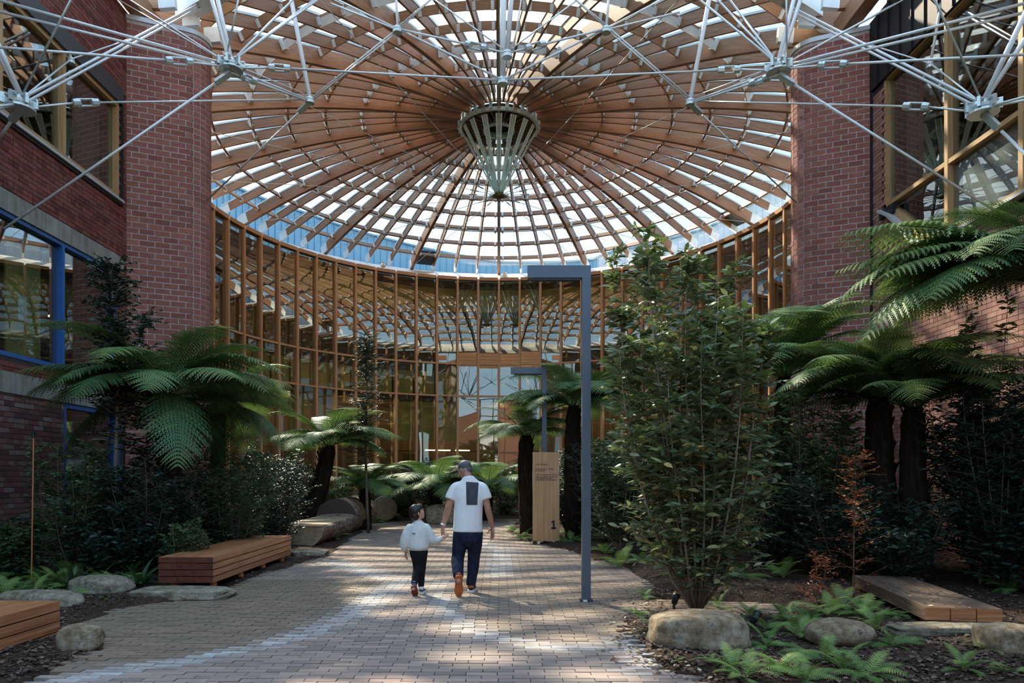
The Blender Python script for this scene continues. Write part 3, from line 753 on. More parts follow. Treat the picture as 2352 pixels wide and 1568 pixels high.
hr = MB(); hr.tube([polar(Rw+.3, i*DA/2, 2.85) for i in range(-48, 49)], .022, 6); hr.build('handrail', M['black'], wfar)
# floors and rooms behind the curtain wall
mb = MB()
for z in (7.25, 5.66, 11.6): cone_ring(mb, [(11.3, z-.25), (15.2, z-.25), (15.2, z), (11.3, z)], -A_IN, A_IN, 38)
cone_ring(mb, [(15.2, 0), (15.4, 0), (15.4, 11.8), (15.2, 11.8)], -A_IN, A_IN, 38)
inn = mb.build('wall_interior', M['inwood'], kind='structure', label='timber lined rooms behind the curved glass wall'); inn.location = DC
for n in range(-9, 10, 3):
    for z, e_ in ((4.9, 22), (9.9, 5)):
        ld = bpy.data.lights.new('room_light', 'POINT'); ld.energy = e_*1.0; ld.color = (1, .74, .42); ld.shadow_soft_size = .05
        lo = bpy.data.objects.new('room_light', ld); COL.objects.link(lo); lo.location = DC+polar(13.3, n*DA, z)
ledm = m_emit('warm led strip', (1, .62, .25), 9)
ctr = thing('counter', 'dark timber counter with a warm light strip behind the glass wall', 'counter', DC+polar(13.4, -2.6*DA, 0), 2.6*DA)
b = MB(); b.box((0, 0, .55), 3.4, .6, 1.1); b.box((0, .5, 2.3), 3.6, .2, 1.0); b.build('counter_body', M['inwood'], ctr)
for x_, w_, z_ in ((.1, 1.4, 3.0), (1.5, .8, 3.0), (.1, 1.5, 1.8)): b = MB(); b.box((x_, .38, z_), w_, .04, .05); b.build('light_strip', ledm, ctr)

# ---------------------------------------------------------------- roof cladding seen outside the dome
def _outer():
    root = bpy.data.objects.new('wall_outer', None); COL.objects.link(root); root['kind'] = 'structure'; root['label'] = 'standing seam clad parapet rising outside the dome'; root.location = DC
    b_ = MB(); b_.box((0, 13.6, .5), 13.6*math.radians(1.55)*.97, .04, 1); b_.box((-13.6*math.radians(1.55)*.5, 13.57, .5), .03, .07, 1)
    for mt, nm, a0, a1 in ((M['seam'], 'b', -92, 24), (M['seamw'], 'w', 24, 80)):
        me = b_.mesh('seam_panel', mt); a = a0
        while a < a1:
            zt = float(np.interp(a, [-92, -70, -45, -25, -8, 0, 22, 26, 50, 62, 80], [14.2, 14.7, 14.7, 14.25, 13.75, 13.45, 13.3, 13.6, 13.75, 14.3, 14.9]))
            o = link('seam_panel', me, root); o.rotation_euler = (0, 0, -math.radians(a)); o.location = (0, 0, 11.2); o.scale = (1, 1, zt-11.2)
            a += 1.55
    cp = MB(); pts = []; ups = []
    for a in np.arange(-92, 80, 3):
        zt = float(np.interp(a, [-92, -70, -45, -25, -8, 0, 22, 26, 50, 62, 80], [14.2, 14.7, 14.7, 14.25, 13.75, 13.45, 13.3, 13.6, 13.75, 14.3, 14.9])); pts.append(polar(13.6, math.radians(a), zt)); ups.append(Vector((0, 0, 1)))
    cp.sweep(pts, .2, .09, ups); cp.build('parapet_cap', M['seam'], root)
_outer()
bx = thing('plant_room', 'pale boxy plant room on the roof beyond the right side of the dome', 'building', DC+polar(17.5, math.radians(49), 11.5), -math.radians(49))
b = MB(); b.box((0, 0, 1.6), 2.2, 2, 4.2); b.build('box_wall', M['seamw'], bx); b = MB(); b.box((2.6, .2, 1.2), 2.6, 1.6, 3.6); b.build('side_box', M['seam'], bx)

# small fittings on the ring beam
for k, (px, py, lab) in enumerate(((515, 488, 'white dome sensor on the ring beam beside the left brick pier'), (880, 610, 'white dome sensor on the ring beam left of the centre rib'), (1160, 632, 'white dome sensor on the ring beam under the centre rib'), (1463, 604, 'white dome sensor on the ring beam above the shrub'), (1716, 533, 'white dome sensor on the ring beam near the right brick pier'))):
    d = [30.5, 35.5, 37.6, 36, 32][k]; t_ = thing('dome_sensor', lab, 'sensor', P(px, py, d), 0, 'sensors on the ring beam')
    b = MB(); b.ball((0, 0, 0), .14, .14, .11); b.build('housing', M['white'], t_, True); b = MB(); b.cyl((0, 0, .05), (0, 0, .16), .09); b.build('bracket', M['white'], t_)
t_ = thing('security_camera', 'grey security camera on the ring beam at the left', 'camera', P(553, 507, 31.3))
b = MB(); b.cyl((-.05, .1, 0), (.1, -.18, -.03), .09); b.build('camera_body', M['darkgrey'], t_); b = MB(); b.cyl((-.25, .1, .02), (-.05, .1, .02), .06); b.build('bracket', M['white'], t_)

# ---------------------------------------------------------------- street roof edge: beams and rafters over the brick walls
for sx, nm, lab in ((-1, 'trim_1', 'timber eaves beam along the top of the left brick wall'), (1, 'trim_2', 'timber eaves beam along the top of the right brick wall')):
    b = MB(); b.beam((sx*7.75, 5, 11.62), (sx*7.75, 16.2, 11.62), .3, .42); e_ = b.build(nm, M['rafter'], kind='structure', label=lab)
rt = bpy.data.objects.new('ceiling_street', None); COL.objects.link(rt); rt['kind'] = 'structure'; rt['label'] = 'timber rafters of the flat street roof before the dome'
rfm = MB(); rfm.beam((-7.6, 0, 0), (7.6, 0, 0), .12, .4); rfm = rfm.mesh('street_rafter', M['rafter'])
for k in range(5): o = link('rafter', rfm, rt, pvar=R.random()); o.location = (0, 5.5+1.7*k, 12.2)
for sx in (-1, 1):
    for k in range(3):
        y = 15.7+.62*k; x1 = 7.45-.25*k; b = MB(); b.beam((sx*8.2, y, 11.95), (sx*x1, y, 11.95), .12, .34); r_ = b.build('short_rafter', M['rafter'], rt)
        b = MB(); b.beam((sx*(x1+.02), y, 11.95), (sx*(x1-.34), y, 11.98), .13, .36); b.build('shoe', M['white'], r_)

# ---------------------------------------------------------------- the street behind the viewpoint, mirrored in the curved glass
for sx, nm in ((-1, 'left'), (1, 'right')):
    b = MB(); b.box((sx*11, -10, 4.2), 3, 30, 8.4); o = b.build('building', M['brickL'] if sx < 0 else M['brickR']); tag(o, 'unseen brick block, added to darken reflections in the curved glass, on the '+nm+' side of the street behind the viewpoint', 'building')  # unseen blocks added so the curved glass mirrors less bright sky
b = MB(); b.box((-4.2, -42, 7), 7, 5, 14); o = b.build('building', M['brickR']); tag(o, 'tall red brick building at the far end of the street behind the viewpoint', 'building')
b = MB(); b.box((6, -50, 5), 10, 6, 10); o = b.build('building', M['seamw']); tag(o, 'pale rendered building at the far end of the street behind the viewpoint', 'building')
gs = thing('glazed_screen', 'black framed glazed screen closing the street behind the viewpoint', 'screen', (0, -8, 0))
for k in range(-5, 6): b = MB(); b.box((1.6*k, 0, 5.2), .10, .14, 10.4); b.build('post', M['black'], gs)
for z in (2.4, 4.4, 6.4, 8.4, 10.4): b = MB(); b.box((0, 0, z), 16.2, .12, .10); b.build('rail', M['black'], gs)
# ---------------------------------------------------------------- rod truss under the street roof
tr = thing('roof_truss', 'white steel rod and strut truss spanning between the two brick walls', 'truss', (0, 11, 11))
TO = Vector((0, 11, 11))
def trod(a, b, r, name='rod', mat='steel', n=8):
    m = MB(); m.tube([a-TO, b-TO], r*(.72 if name == 'rod' else .88), n); return m.build(name, M[mat], tr, True)
def tbuckle(a, b):                                       # open turnbuckle: two side bars between two end nuts
    m = MB(); d = (b-a); L = d.length; d.normalize(); sd = d.cross(Vector((0, 1, .2))).normalized()
    for s in (-1, 1): m.tube([a-TO+sd*.05*s, b-TO+sd*.05*s], .016, 6)
    for c in (a, b): m.tube([c-TO-d*.05, c-TO+d*.05], .06, 8)
    m.build('turnbuckle', M['galv'], tr)
def tnode(p, s=1.0, big=True):
    m = MB(); q = p-TO
    if big:
        m.tube([q+Vector((0, 0, -.09*s)), q+Vector((0, 0, -.06*s))], .20*s, 14); m.ball(q+Vector((0, 0, .02)), .15*s, .15*s, .10*s)
        for k in range(7):
            a = k*2*PI/7+.3; c = q+Vector((math.cos(a)*.17*s, math.sin(a)*.17*s, .02)); m.box(c, .12*s, .04*s, .14*s, Matrix.Rotation(a, 3, 'Z')); m.tube([c+Vector((-.05, 0, .05)), c+Vector((.05, 0, .05))], .028*s, 6)
    else: m.ball(q, .10*s, .10*s, .07*s); m.tube([q+Vector((0, 0, -.08)), q+Vector((0, 0, -.03))], .11*s, 10)
    m.build('node', M['galv'], tr)
def lug(a, b):                                          # fork plate where a rod leaves a node
    m = MB(); m.beam(a-TO, a-TO+(b-a).normalized()*min(.34, (b-a).length), .05, .11, (0, -1, .2)); m.build('fork_plate', M['galv'], tr)
def mirror(sx):
    L = sx < 0
    A = P(530, 150, 12) if L else P(1788, 155, 12); B = P(45, 238, 10.5) if L else P(2258, 248, 10.5); C = P(712, 228, 13.5) if L else P(1585, 232, 13.5)
    E = P(913, 66, 13) if L else P(1392, 66, 13); D1 = P(1165, 122, 12.3); D2 = P(1155, 184, 12.6); Fb = P(163, 136, 13.1) if L else P(2137, 146, 13.1)
    X = lambda px: px if L else 2300-px                 # off-frame helper only
    def Q(l, r, Y): return P(*(l if L else r), Y)
    tnode(A); tnode(B, 1.05); tnode(C, .8, False); tnode(E, .8, False); tnode(Fb, .6, False)
    # A
    for l, r in (((470, -60), (1838, -60)), ((487, -60), (1858, -60))): trod(A+Vector(((l[0]-478)*.002, 0, .05)), Q(l, r, 12.4), .040, 'strut', 'white')
    trod(A+Vector((-.1, -.05, -.1)) if L else A+Vector((.12, -.05, -.1)), Q((560, -60), (1806, -60), 11.4), .022, 'rod', 'galv')
    trod(A, Q((-60, -16), (2412, -8), 10.2), .032); trod(A+Vector((0, 0, -.05)), Q((-60, 12), (2412, 15), 10.3), .032)
    e = Q((-60, 104), (2412, 122), 9.8); t0 = A+(e-A)*.19; t1 = A+(e-A)*.28
    trod(A+Vector((0, 0, -.03)), t0, .022); trod(t1, e, .028); tbuckle(t0, t1)
    trod(A, Q((205, -60), (2150, -40), 13.8), .022); trod(A, Q((238, -20), (2085, -8), 14.8), .018)
    for l, r in (((690, -18), (1560, -40)), ((735, -10), (1640, -10)), ((757, -20), (1668, -12))): trod(A+Vector((0, 0, .05)), Q(l, r, 13.5), .026)
    t0 = A+(D2-A)*.145; t1 = A+(D2-A)*.20; trod(A+Vector((0, 0, -.05)), t0, .025); trod(t1, D2, .025); tbuckle(t0, t1)
    for dz in (-.05, -.12): trod(A+Vector((0, 0, dz)), C+Vector((0, 0, dz*.4)), .026)
    trod(A+Vector((0, 0, .04)), C+Vector((0, 0, .06)), .014); tbuckle(A+(C-A)*.12+Vector((0, 0, -.1)), A+(C-A)*.26+Vector((0, 0, -.1)))
    w_ = Q((0, 525), (2270, 500), 11.4); w_.x = -7.9 if L else 8.1
    g = A+Vector((0, 0, -.12)); lug(g, g+(w_-g)*.07); trod(g+(w_-g)*.05, w_, .030)
    # B
    rb = Q((470, 2), (1785, 0), 16.2)
    for dz in (0, -.09): trod(B+Vector((0, 0, .06+dz)), rb+Vector((0, 0, dz)), .034)
    e = C; t0 = B+(e-B)*.16; t1 = B+(e-B)*.215; trod(B+Vector((0, 0, -.07)), t0, .022); trod(t1, e, .022); tbuckle(t0, t1)
    trod(B+Vector((0, 0, .05)), Fb, .020); trod(B+Vector((0, 0, .05)), Q((188, -50), (2120, -60), 9.6), .022, 'rod', 'galv')
    for l, r in (((-58, 20), (2360, 20)), ((-42, 20), (2388, 40))): trod(B+Vector((.05 if L else -.02, 0, .05)), Q(l, r, 10.0), .042, 'strut', 'white')
    w_ = Q((0, 332), (2352, 402), 11.2 if L else 9.9); w_.x = -7.9 if L else 7.6
    g = B+Vector((0, 0, -.08)); lug(g, g+(w_-g)*.35); trod(g+(w_-g)*.3, w_+(w_-g)*(0 if L else .3), .032)
    trod(B, Q((-60, 250), (2420, 205), 9.3), .026); trod(B, Q((-60, 262), (2420, 218), 9.6), .026)
    # F bracket by the window, C, E
    trod(Fb, Q((128, -60), (2174, -60), 13.0), .030, 'strut', 'white'); trod(Fb, Q((345, 74), (1958, 90), 15.3), .020)
    trod(C, Q((658, -60), (1640, -60), 13.9), .048, 'strut', 'white')
    w_ = Q((474, 461), (1829, 465), 15.9); g = C+Vector((0, 0, -.05)); lug(g, g+(w_-g)*.14); trod(g+(w_-g)*.1, w_, .022)
    for s in (0, .07): trod(C+Vector((s, 0, 0)), E+Vector((s, 0, 0)), .020)
    trod(C+Vector((0, 0, .02)), P(474 if L else 1821, 226 if L else 241, 15.6), .015) if False else None
    for s in (0, .06): trod(E+Vector((s, 0, .02)), Q((1010+s, -20), (1300, -20), 12.8), .018)
    trod(E, Q((908, -50), (1403, -50), 13.2), .026, 'strut', 'white')
    trod(E, D2, .028); e = D1; t0 = E+(e-E)*.66; t1 = E+(e-E)*.80; trod(E, t0, .028); trod(t1, e, .022); tbuckle(t0, t1)
    trod(E+Vector((0, 0, -.02)), Q((760, 8), (1560, 28), 13.4), .028); trod(E, Q((745, -15), (1530, -6), 13.6), .024)
    trod(D1+Vector((-.08 if L else .08, 0, .08)), Q((980, -14), (1345, -14), 13), .018)
mirror(-1); mirror(1)
D1 = P(1165, 122, 12.3); D2 = P(1155, 184, 12.6)
tnode(D1, .8, False); tnode(D2, .9, False)
trod(D2, P(1155, -80, 12.6), .062, 'strut', 'white', 12); trod(D1, P(1180, -80, 12.2), .048, 'strut', 'white'); trod(D1+Vector((.1, 0, 0)), P(1206, -60, 12.4), .016)
trod(D1, D2, .018)
# ---------------------------------------------------------------- timber benches
def bench(loc, rz, L, W, rows_, cols, top, label, mat='bench', end='bench_end', th=.075, gap=.012, legs=4, stone=False):
    t = thing('timber_bench', label, 'bench', loc, rz, None)
    cw = W/cols
    for r_ in range(rows_):
        z = top-th/2-r_*(th+gap)
        for c in range(cols):
            b = MB(); b.box((-W/2+cw*(c+.5), L/2, z), cw-.006, L-.01, th); o = b.build('plank', M[mat], t, pvar=R.uniform(0, .9))
            e_ = MB(); e_.box((-W/2+cw*(c+.5), .002, z), cw-.010, .012, th-.004); e_.build('end_face', M[end], o, pvar=R.uniform(0, .8))
    zb_ = top-rows_*(th+gap)
    for k in range(legs):
        for x in (-W/2+.10, W/2-.10, ):
            b = MB(); b.cyl((x, .25+(L-.5)*k/(legs-1), 0), (x, .25+(L-.5)*k/(legs-1), zb_+.01), .045); b.build('leg', M['mullion'], t, True)
    b = MB(); b.box((0, L/2, zb_+.02), W-.16, L-.2, .03); b.build('subframe', M['black'], t)
    return t
def heading(a, b): d = b-a; return math.atan2(-d.x, d.y)
# bench 2: front right top corner (490,1279), far right top corner (669,1229)
y2 = 9.3; top2 = P(490, 1279, y2).z
a_ = P(490, 1279, y2); Yf = F*(EYE-top2)/(1229-HY); b_ = P(669, 1229, Yf); hd = heading(a_, b_); W2_ = .72
ctr2 = a_+Vector((-math.cos(hd), -math.sin(hd), 0))*W2_/2
bench((ctr2.x, ctr2.y, 0), hd, (b_-a_).length, W2_, 4, 3, top2, 'long red hardwood slab bench behind the flat grey stone')
y1 = 6.75; top1 = P(139, 1379, y1).z
a1 = P(0, 1416, F*(EYE-top1)/(1416-HY)); b1 = P(139, 1379, y1); hd1 = heading(a1, b1); dv = (b1-a1).normalized(); L1 = 3.2
s1 = b1-dv*L1; c1 = s1+Vector((-math.cos(hd1), -math.sin(hd1), 0))*.36
bench((c1.x, c1.y, 0), hd1, L1, .72, 4, 3, top1, 'red hardwood slab bench cut off by the bottom left corner of the view', th=.085)
# dark old bench on the right
y3 = 7.0; top3 = P(2200, 1396, y3).z
a3 = P(2132, 1398, y3); b3 = P(2310, 1400, y3-.1); far3 = P(1990, 1322, F*(EYE-top3)/(1322-HY)); hd3 = heading((a3+b3)/2, far3+Vector((.2, 0, 0)))
L3 = ((a3+b3)/2-far3).length
t3 = bench((((a3+b3)/2).x, y3, 0), hd3, L3, (b3-a3).length, 1, 3, top3, 'weathered dark timber bench strewn with dry leaves under the tree ferns', 'bench_old', 'bench', .13, .01, 2)

# ---------------------------------------------------------------- boulders and stones
def rock(name, label, px, py, dx, dy, dz, seed, mat='rock', rz=0, flat=.0, sq=2.6, yoff=None):
    Y = F*EYE/(py-HY) if yoff is None else yoff; X = (px-CX)*Y/F; q_ = Y/F; dx *= q_; dz *= q_; dy *= q_
    bm = bmesh.new(); bmesh.ops.create_icosphere(bm, subdivisions=4, radius=1); rr_ = np.random.RandomState(seed); ks = rr_.normal(size=(14, 3))*1.6; ph = rr_.uniform(0, 6, 14); pl = rr_.normal(size=(7, 3)); pl /= np.linalg.norm(pl, axis=1)[:, None]
    for v in bm.verts:
        p = np.array(v.co); s = 1/(np.sum(np.abs(p)**sq)**(1/sq)); p = p*s
        for n_ in pl:
            d_ = p@n_-(.93 if sq < 3 else 1.22)
            if d_ > 0: p = p-n_*d_*.85
        d = sum(math.sin(ks[i]@p*1.3+ph[i]) for i in range(14))*.016+sum(math.sin(ks[i]@p*4+ph[i]*2) for i in range(14))*.006
        p = p*(1+d); z = p[2]
        if flat and z > 1-flat: z = 1-flat+(z-1+flat)*.25
        v.co = Vector((p[0]*dx/2, p[1]*dy/2, (z*.5+.42)*dz))
    me = bpy.data.meshes.new(name); bm.to_mesh(me); bm.free(); me.materials.append(M[mat]); me.polygons.foreach_set('use_smooth', [True]*len(me.polygons))
    o = link(name, me); o.location = (X, Y+dy/2, 0); o.rotation_euler = (0, 0, rz); tag(o, label, 'rock'); return o
rock('boulder', 'big square sandstone boulder in front of the tall olive shrub', 1620, 1502, 222, 150, 90, 3, sq=6, rz=.04)
rock('boulder', 'rounded lichen spotted boulder among the ferns right of the big one', 1953, 1496, 154, 120, 72, 9, sq=2.3)
rock('boulder', 'stone block cut off by the right edge below the dark bench', 2350, 1512, 110, 110, 74, 12, sq=5, rz=.2)
rock('stone_slab', 'long pale stone slab lying in front of the dark timber bench', 2200, 1462, 270, 70, 24, 15, 'rockg', sq=8)
rock('stone_slab', 'flat rough grey stone in front of the long hardwood bench', 402, 1379, 218, 95, 24, 21, 'rockg', .05, .1, 8)
rock('boulder', 'long grey brown rock behind the ferns left of the flat stone', 208, 1370, 142, 80, 46, 25, 'rockg', -.15, sq=3.2)
rock('boulder', 'low grey rock partly hidden by the near hardwood bench', 60, 1405, 200, 90, 44, 31, 'rockg', -.1, sq=3, yoff=8.0)
rock('boulder', 'squat sandstone block at the end of the near hardwood bench', 165, 1497, 92, 70, 58, 35, 'rock', .1, sq=5)
rock('stone_slab', 'small flat pale stone between the hardwood bench and the log', 706, 1280, 74, 60, 16, 41, 'rockg', 0, .1, 7)
rock('boulder', 'speckled rounded rock at the far end of the path behind the two walkers', 1012, 1204, 70, 60, 47, 45, 'rockg', sq=4)

# ---------------------------------------------------------------- logs
def log_bench():
    t = thing('log_bench', 'bark covered fallen log with a flat sawn bench cut into its near end', 'log', (0, 0, 0))
    a = G(690, 1258); b_ = G(812, 1212); a.x -= .02; d = (b_-a).normalized(); L = (b_-a).length+1.0; hd_ = heading(a, b_); t.location = (a.x, a.y, 0); t.rotation_euler = (0, 0, hd_)
    r0 = .50; zc = .44; n = 28; rr_ = np.random.RandomState(5); fs = rr_.uniform(-1, 1, (8, 4))
    def rad(y, k): return r0*(1+.035*math.sin(k*3+fs[0, 0]*9+y)+.03*math.sin(k*7+y*4)+.02*math.sin(y*9+k*2)+.02*math.sin(13*k+y*7))
    mb = MB(); cut = L*.52; ys = np.linspace(0, L, 46); vs = []
    for y in ys:
        for i in range(n):
            k = 2*PI*i/n; r_ = rad(y, k); x = math.cos(k)*r_*1.05; z = zc+math.sin(k)*r_
            if y < cut: z = min(z, .46+.01*math.sin(y*3))
            vs.append((x, y, z))
    m = len(ys); f = [(i*n+k, (i+1)*n+k, (i+1)*n+(k+1) % n, i*n+(k+1) % n) for i in range(m-1) for k in range(n)]
    f.append(tuple(range((m-1)*n+n-1, (m-1)*n-1, -1))); mb.idx(vs, f); o = mb.build('bark', M['bark'], t, True)
    b2 = MB(); vs2 = [(x, -.004, z) for (x, _, z) in vs[:n]]; b2.idx(vs2, [tuple(range(n-1, -1, -1))]+[]); 
    b2.idx([(x*.98, .02, z) for (x, _, z) in vs2], [tuple(range(n))]); b2.build('sawn_end', M['cut'], t)
    b3 = MB(); b3.box((0, cut/2-.02, .468), .98, cut+.02, .02); b3.build('seat_face', M['cut'], t)
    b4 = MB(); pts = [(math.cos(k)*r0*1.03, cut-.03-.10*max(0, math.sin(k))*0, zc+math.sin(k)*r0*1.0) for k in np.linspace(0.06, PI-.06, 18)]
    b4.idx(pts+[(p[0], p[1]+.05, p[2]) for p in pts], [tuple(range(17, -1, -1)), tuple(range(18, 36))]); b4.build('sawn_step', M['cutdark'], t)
    for k in range(8):                                       # loose bark flakes
        y = .3+L*.9*R.random(); an = R.uniform(-.2, .9); p = Vector((math.cos(an)*r0*1.05, y, zc+math.sin(an)*r0))
        if y < cut and p.z > .42: p.z = .36
        b5 = MB(); b5.box(p, .03, R.uniform(.2, .6), R.uniform(.05, .16), Matrix.Rotation(-an, 3, 'Y')); b5.build('bark_flake', M['bark'], t)
log_bench()
t_ = thing('log_stump', 'upright sawn log end with orange brown rings behind the far rock', 'log', G(878, 1199)+Vector((0, .6, 0)), .2)
b = MB(); b.tube([(0, .0, .42), (0, 1.2, .42)], [.42, .42], 24); b.build('bark', M['bark'], t_, True)
b = MB(); b.tube([(0, -.012, .42), (0, .01, .42)], [.39, .39], 24); b.build('sawn_end', M['cut'], t_)

# ---------------------------------------------------------------- lamps, sign, spots
def lamp(label, px, ytop, Y, arm, w_, g=None):
    x = (px-CX)*Y/F; z = EYE+(HY-ytop)*Y/F; t = thing('street_lamp', label, 'lamp', (x, Y, 0), 0, g)
    b = MB(); b.box((0, 0, z/2), w_, w_, z); b.build('post', M['lamp'], t)
    b = MB(); b.box((-(arm+w_)/2+.0-w_/2+w_/2, 0, z-w_*.7), arm, w_, w_*1.4); b.build('arm', M['lamp'], t)
    b = MB(); b.box((-w_*.5-arm/2+.03, 0, z-w_*1.4-.012), arm-.10, w_*.8, .03); b.build('led_panel', M['black'], t)
    b = MB(); b.box((0, 0, .01), w_*1.5, w_*1.5, .02); b.build('base_plate', M['darkgrey'], t)
    b = MB(); b.box((-.02, -w_*.75, .012), .05, .03, .02); b.build('base_cover', M['white'], t)
lamp('tall grey lamp post with a square arm, in front of the timber sign', 1346, 612, 8.69, .66, .105)
lamp('farther grey lamp post rising behind the timber sign', 1250, 844, 16.9, .74, .105)
def sign():
    Y = 15.97; x0, x1 = (1224-CX)*Y/F, (1285-CX)*Y/F; z0, z1 = .045, EYE+(HY-1040)*Y/F; w_ = x1-x0
    t = thing('wayfinding_sign', 'tall timber sign panel numbered 1 on small black feet', 'sign', ((x0+x1)/2, Y, 0))
    for k in range(5):
        b = MB(); b.box((-w_/2+w_/5*(k+.5), .10, (z0+z1)/2+.02), w_/5-.002, .2, z1-z0); b.build('board', M['sign'], t, pvar=R.uniform(0, .5))
    for sx in (-1, 1):
        b = MB(); b.box((sx*(w_/2-.045), .05, .04), .08, .2, .085); b.build('foot', M['black'], t)
        b = MB(); b.cyl((sx*(w_/2-.13), .0, .04), (sx*(w_/2-.13), .03, .04), .028); b.build('caster', M['white'], t)
    b = MB(); b.box((-.02, .05, .065), .09, .1, .03); b.build('foot', M['black'], t)
    ink = m_plain('black sign print', (.018, .016, .015), .6)
    def txt(s, x, z, size, bold=0.0, nm='lettering'):
        c = bpy.data.curves.new(nm, 'FONT'); c.body = s; c.size = size; c.extrude = .001; c.offset = bold; c.space_character = 1.1
        o = bpy.data.objects.new(nm, c); dg = bpy.context.evaluated_depsgraph_get(); COL.objects.link(o); bpy.context.view_layer.update()
        me = bpy.data.meshes.new_from_object(o.evaluated_get(bpy.context.evaluated_depsgraph_get())); bpy.data.objects.remove(o)
        me.materials.clear(); me.materials.append(ink); q = link(nm, me, t); q.location = (x, -.003, z); q.rotation_euler = (PI/2, 0, 0); return q
    zt = lambda py: EYE+(HY-py)*Y/F; xl = (1230-(1224+1285)/2)*Y/F
    txt('THE FOREST', xl, zt(1068), .048)
    txt('ENTRANCE TIMES', xl, zt(1078.3), .046); txt('& HOURS', xl, zt(1082.4), .046)
    txt('CONDITIONS OF ENTRY', xl, zt(1091.5), .043)
    for k, s in enumerate(('THIS IS A WORK AND STUDY', 'SITE. SMOKING IS NOT', 'TO BE DONE ON GROUNDS')): txt(s, xl, zt(1096+3.6*k), .034, .0006)
    # numeral with slab serifs
    b = MB(); cx = (1271.5-(1224+1285)/2)*Y/F; zt_, zb_ = zt(1195), zt(1214.5); h = zb_-zt_
    b.box((cx+.003, -.004, (zt_+zb_)/2), .042, .008, zt_-zb_); b.box((cx, -.004, zb_+.02), .115, .008, .034)
    b.idx([(cx-.018, -.008, zt_), (cx-.018, -.008, zt_-.045), (cx-.058, -.008, zt_-.05), (cx-.052, -.008, zt_-.022), (cx-.03, -.008, zt_-.012)], [(4, 3, 2, 1, 0)])
    b.build('numeral', ink, t)
sign()
def spot(label, px, py, dr):
    p = G(px, py); t = thing('ground_spotlight', label, 'spotlight', p)
    b = MB(); b.cyl((0, 0, 0), (0, 0, .11), .014); b.build('stake', M['black'], t); b = MB(); b.tube([(0, 0, .10), Vector((0, 0, .10))+Vector(dr)*.09, Vector((0, 0, .10))+Vector(dr)*.12], [.03, .04, .04], 12); b.build('lamp_head', M['black'], t, True)
spot('black spotlight on a stake beside the big sandstone boulder', 1728, 1452, Vector((.6, .3, .7)).normalized())
spot('black spotlight at the foot of the olive shrub stems', 1548, 1408, Vector((.3, .2, .9)).normalized())
def stake(label, px, Y, ztop):
    x = (px-CX)*Y/F; t = thing('irrigation_stake', label, 'stake', (x, Y, 0)); b = MB(); b.cyl((0, 0, 0), (.03, 0, ztop), .011, 8); b.build('riser_pipe', M['copper'], t)
    b = MB(); b.cyl((.03, 0, ztop), (.03, 0, ztop+.05), .022, 8); b.box((.03, 0, ztop+.07), .05, .03, .04); b.build('sprinkler_head', M['black'], t)
stake('thin copper irrigation riser in the left bed before the pale brick wall', 72, 9.6, 2.03)
# ---------------------------------------------------------------- plants
def pos_ok(p): return True
def frond_mesh(name, mat, L, n, wid, a0, a1, m=9, droop=.5, up=.0, seed=0, curl=0.0, var=0.0):
    rr_ = random.Random(seed); mb = MB(); pts = []; x = z = 0.0; N = 26; p = [(0.0, 0.0)]
    for i in range(N):
        s = i/(N-1); a = math.radians(a0+(a1-a0)*(s**1.15)); x += math.cos(a)*L/N; z += math.sin(a)*L/N; p.append((x, z))
    def at(s):
        f_ = s*N; i = min(int(f_), N-1); t = f_-i; a, b_ = p[i], p[i+1]
        return Vector((a[0]+(b_[0]-a[0])*t, 0, a[1]+(b_[1]-a[1])*t)), Vector((b_[0]-a[0], 0, b_[1]-a[1])).normalized()
    rch = [at(s)[0] for s in np.linspace(0, 1, 9)]
    rb = MB()
    mb.cv = 0; 
    for i in range(n):
        s = .10+.895*(i/(n-1))**.95; q, t = at(s); nrm = Vector((-t.z, 0, t.x))
        ln = wid*L*(math.sin(PI*min(1, (s*.93+.03))**.85)**.75)*rr_.uniform(.92, 1.05)
        if s < .2: ln *= .55+2.2*(s-.1)*2
        for sd in (-1, 1):
            d = (Vector((0, sd, 0))*.92+t*.38+nrm*(.05+up)).normalized(); dn = droop*rr_.uniform(.7, 1.25); ax = []
            for k in range(m+1):
                u = k/m; ax.append(q+d*ln*u+t*ln*.10*u*u-Vector((0, 0, 1))*ln*dn*u*u*.55)
            w0 = max(.012*L, ln*(.17 if m > 7 else .24)); fd = (t-d*t.dot(d)).normalized(); mb.cv = max(0, min(1, var+rr_.uniform(-.18, .18)+.35*s*s))
            vs = []; fs = []
            for k in range(m):
                u = (k+.5)/m; w_ = w0*(1-u)**.7*(1.0 if k else .8)
                a, b_ = ax[k], ax[k+1]; step = (b_-a)
                for sg in (1, -1):
                    tip = a+step*(.9 if sg > 0 else .95)+fd*w_*sg+step*.35-Vector((0, 0, 1))*w_*.25
                    i0 = len(vs); vs += [a, a+step*1.0, tip]; fs.append((i0, i0+1, i0+2) if sg*sd > 0 else (i0+1, i0, i0+2))
            mb.idx(vs, fs)
    mb.cv = min(1, var+.25); mb.tube(rch, list(np.linspace(.011*L*.8, .002*L, 9)), 5)
    return mb.mesh(name, mat)
TF = [frond_mesh('frond_a', M['frond'], 1, 34, .26, 66, -18, 10, .35, seed=1, var=.55), frond_mesh('frond_b', M['frond'], 1, 34, .27, 44, -42, 10, .5, seed=2, var=.42),
      frond_mesh('frond_c', M['frond'], 1, 34, .26, 26, -50, 10, .6, seed=3, var=.33), frond_mesh('frond_d', M['frond'], 1, 32, .24, 2, -72, 9, .7, seed=4, var=.22), frond_mesh('frond_e', M['frond'], 1, 34, .25, 30, -22, 10, .85, seed=5, var=.5)]
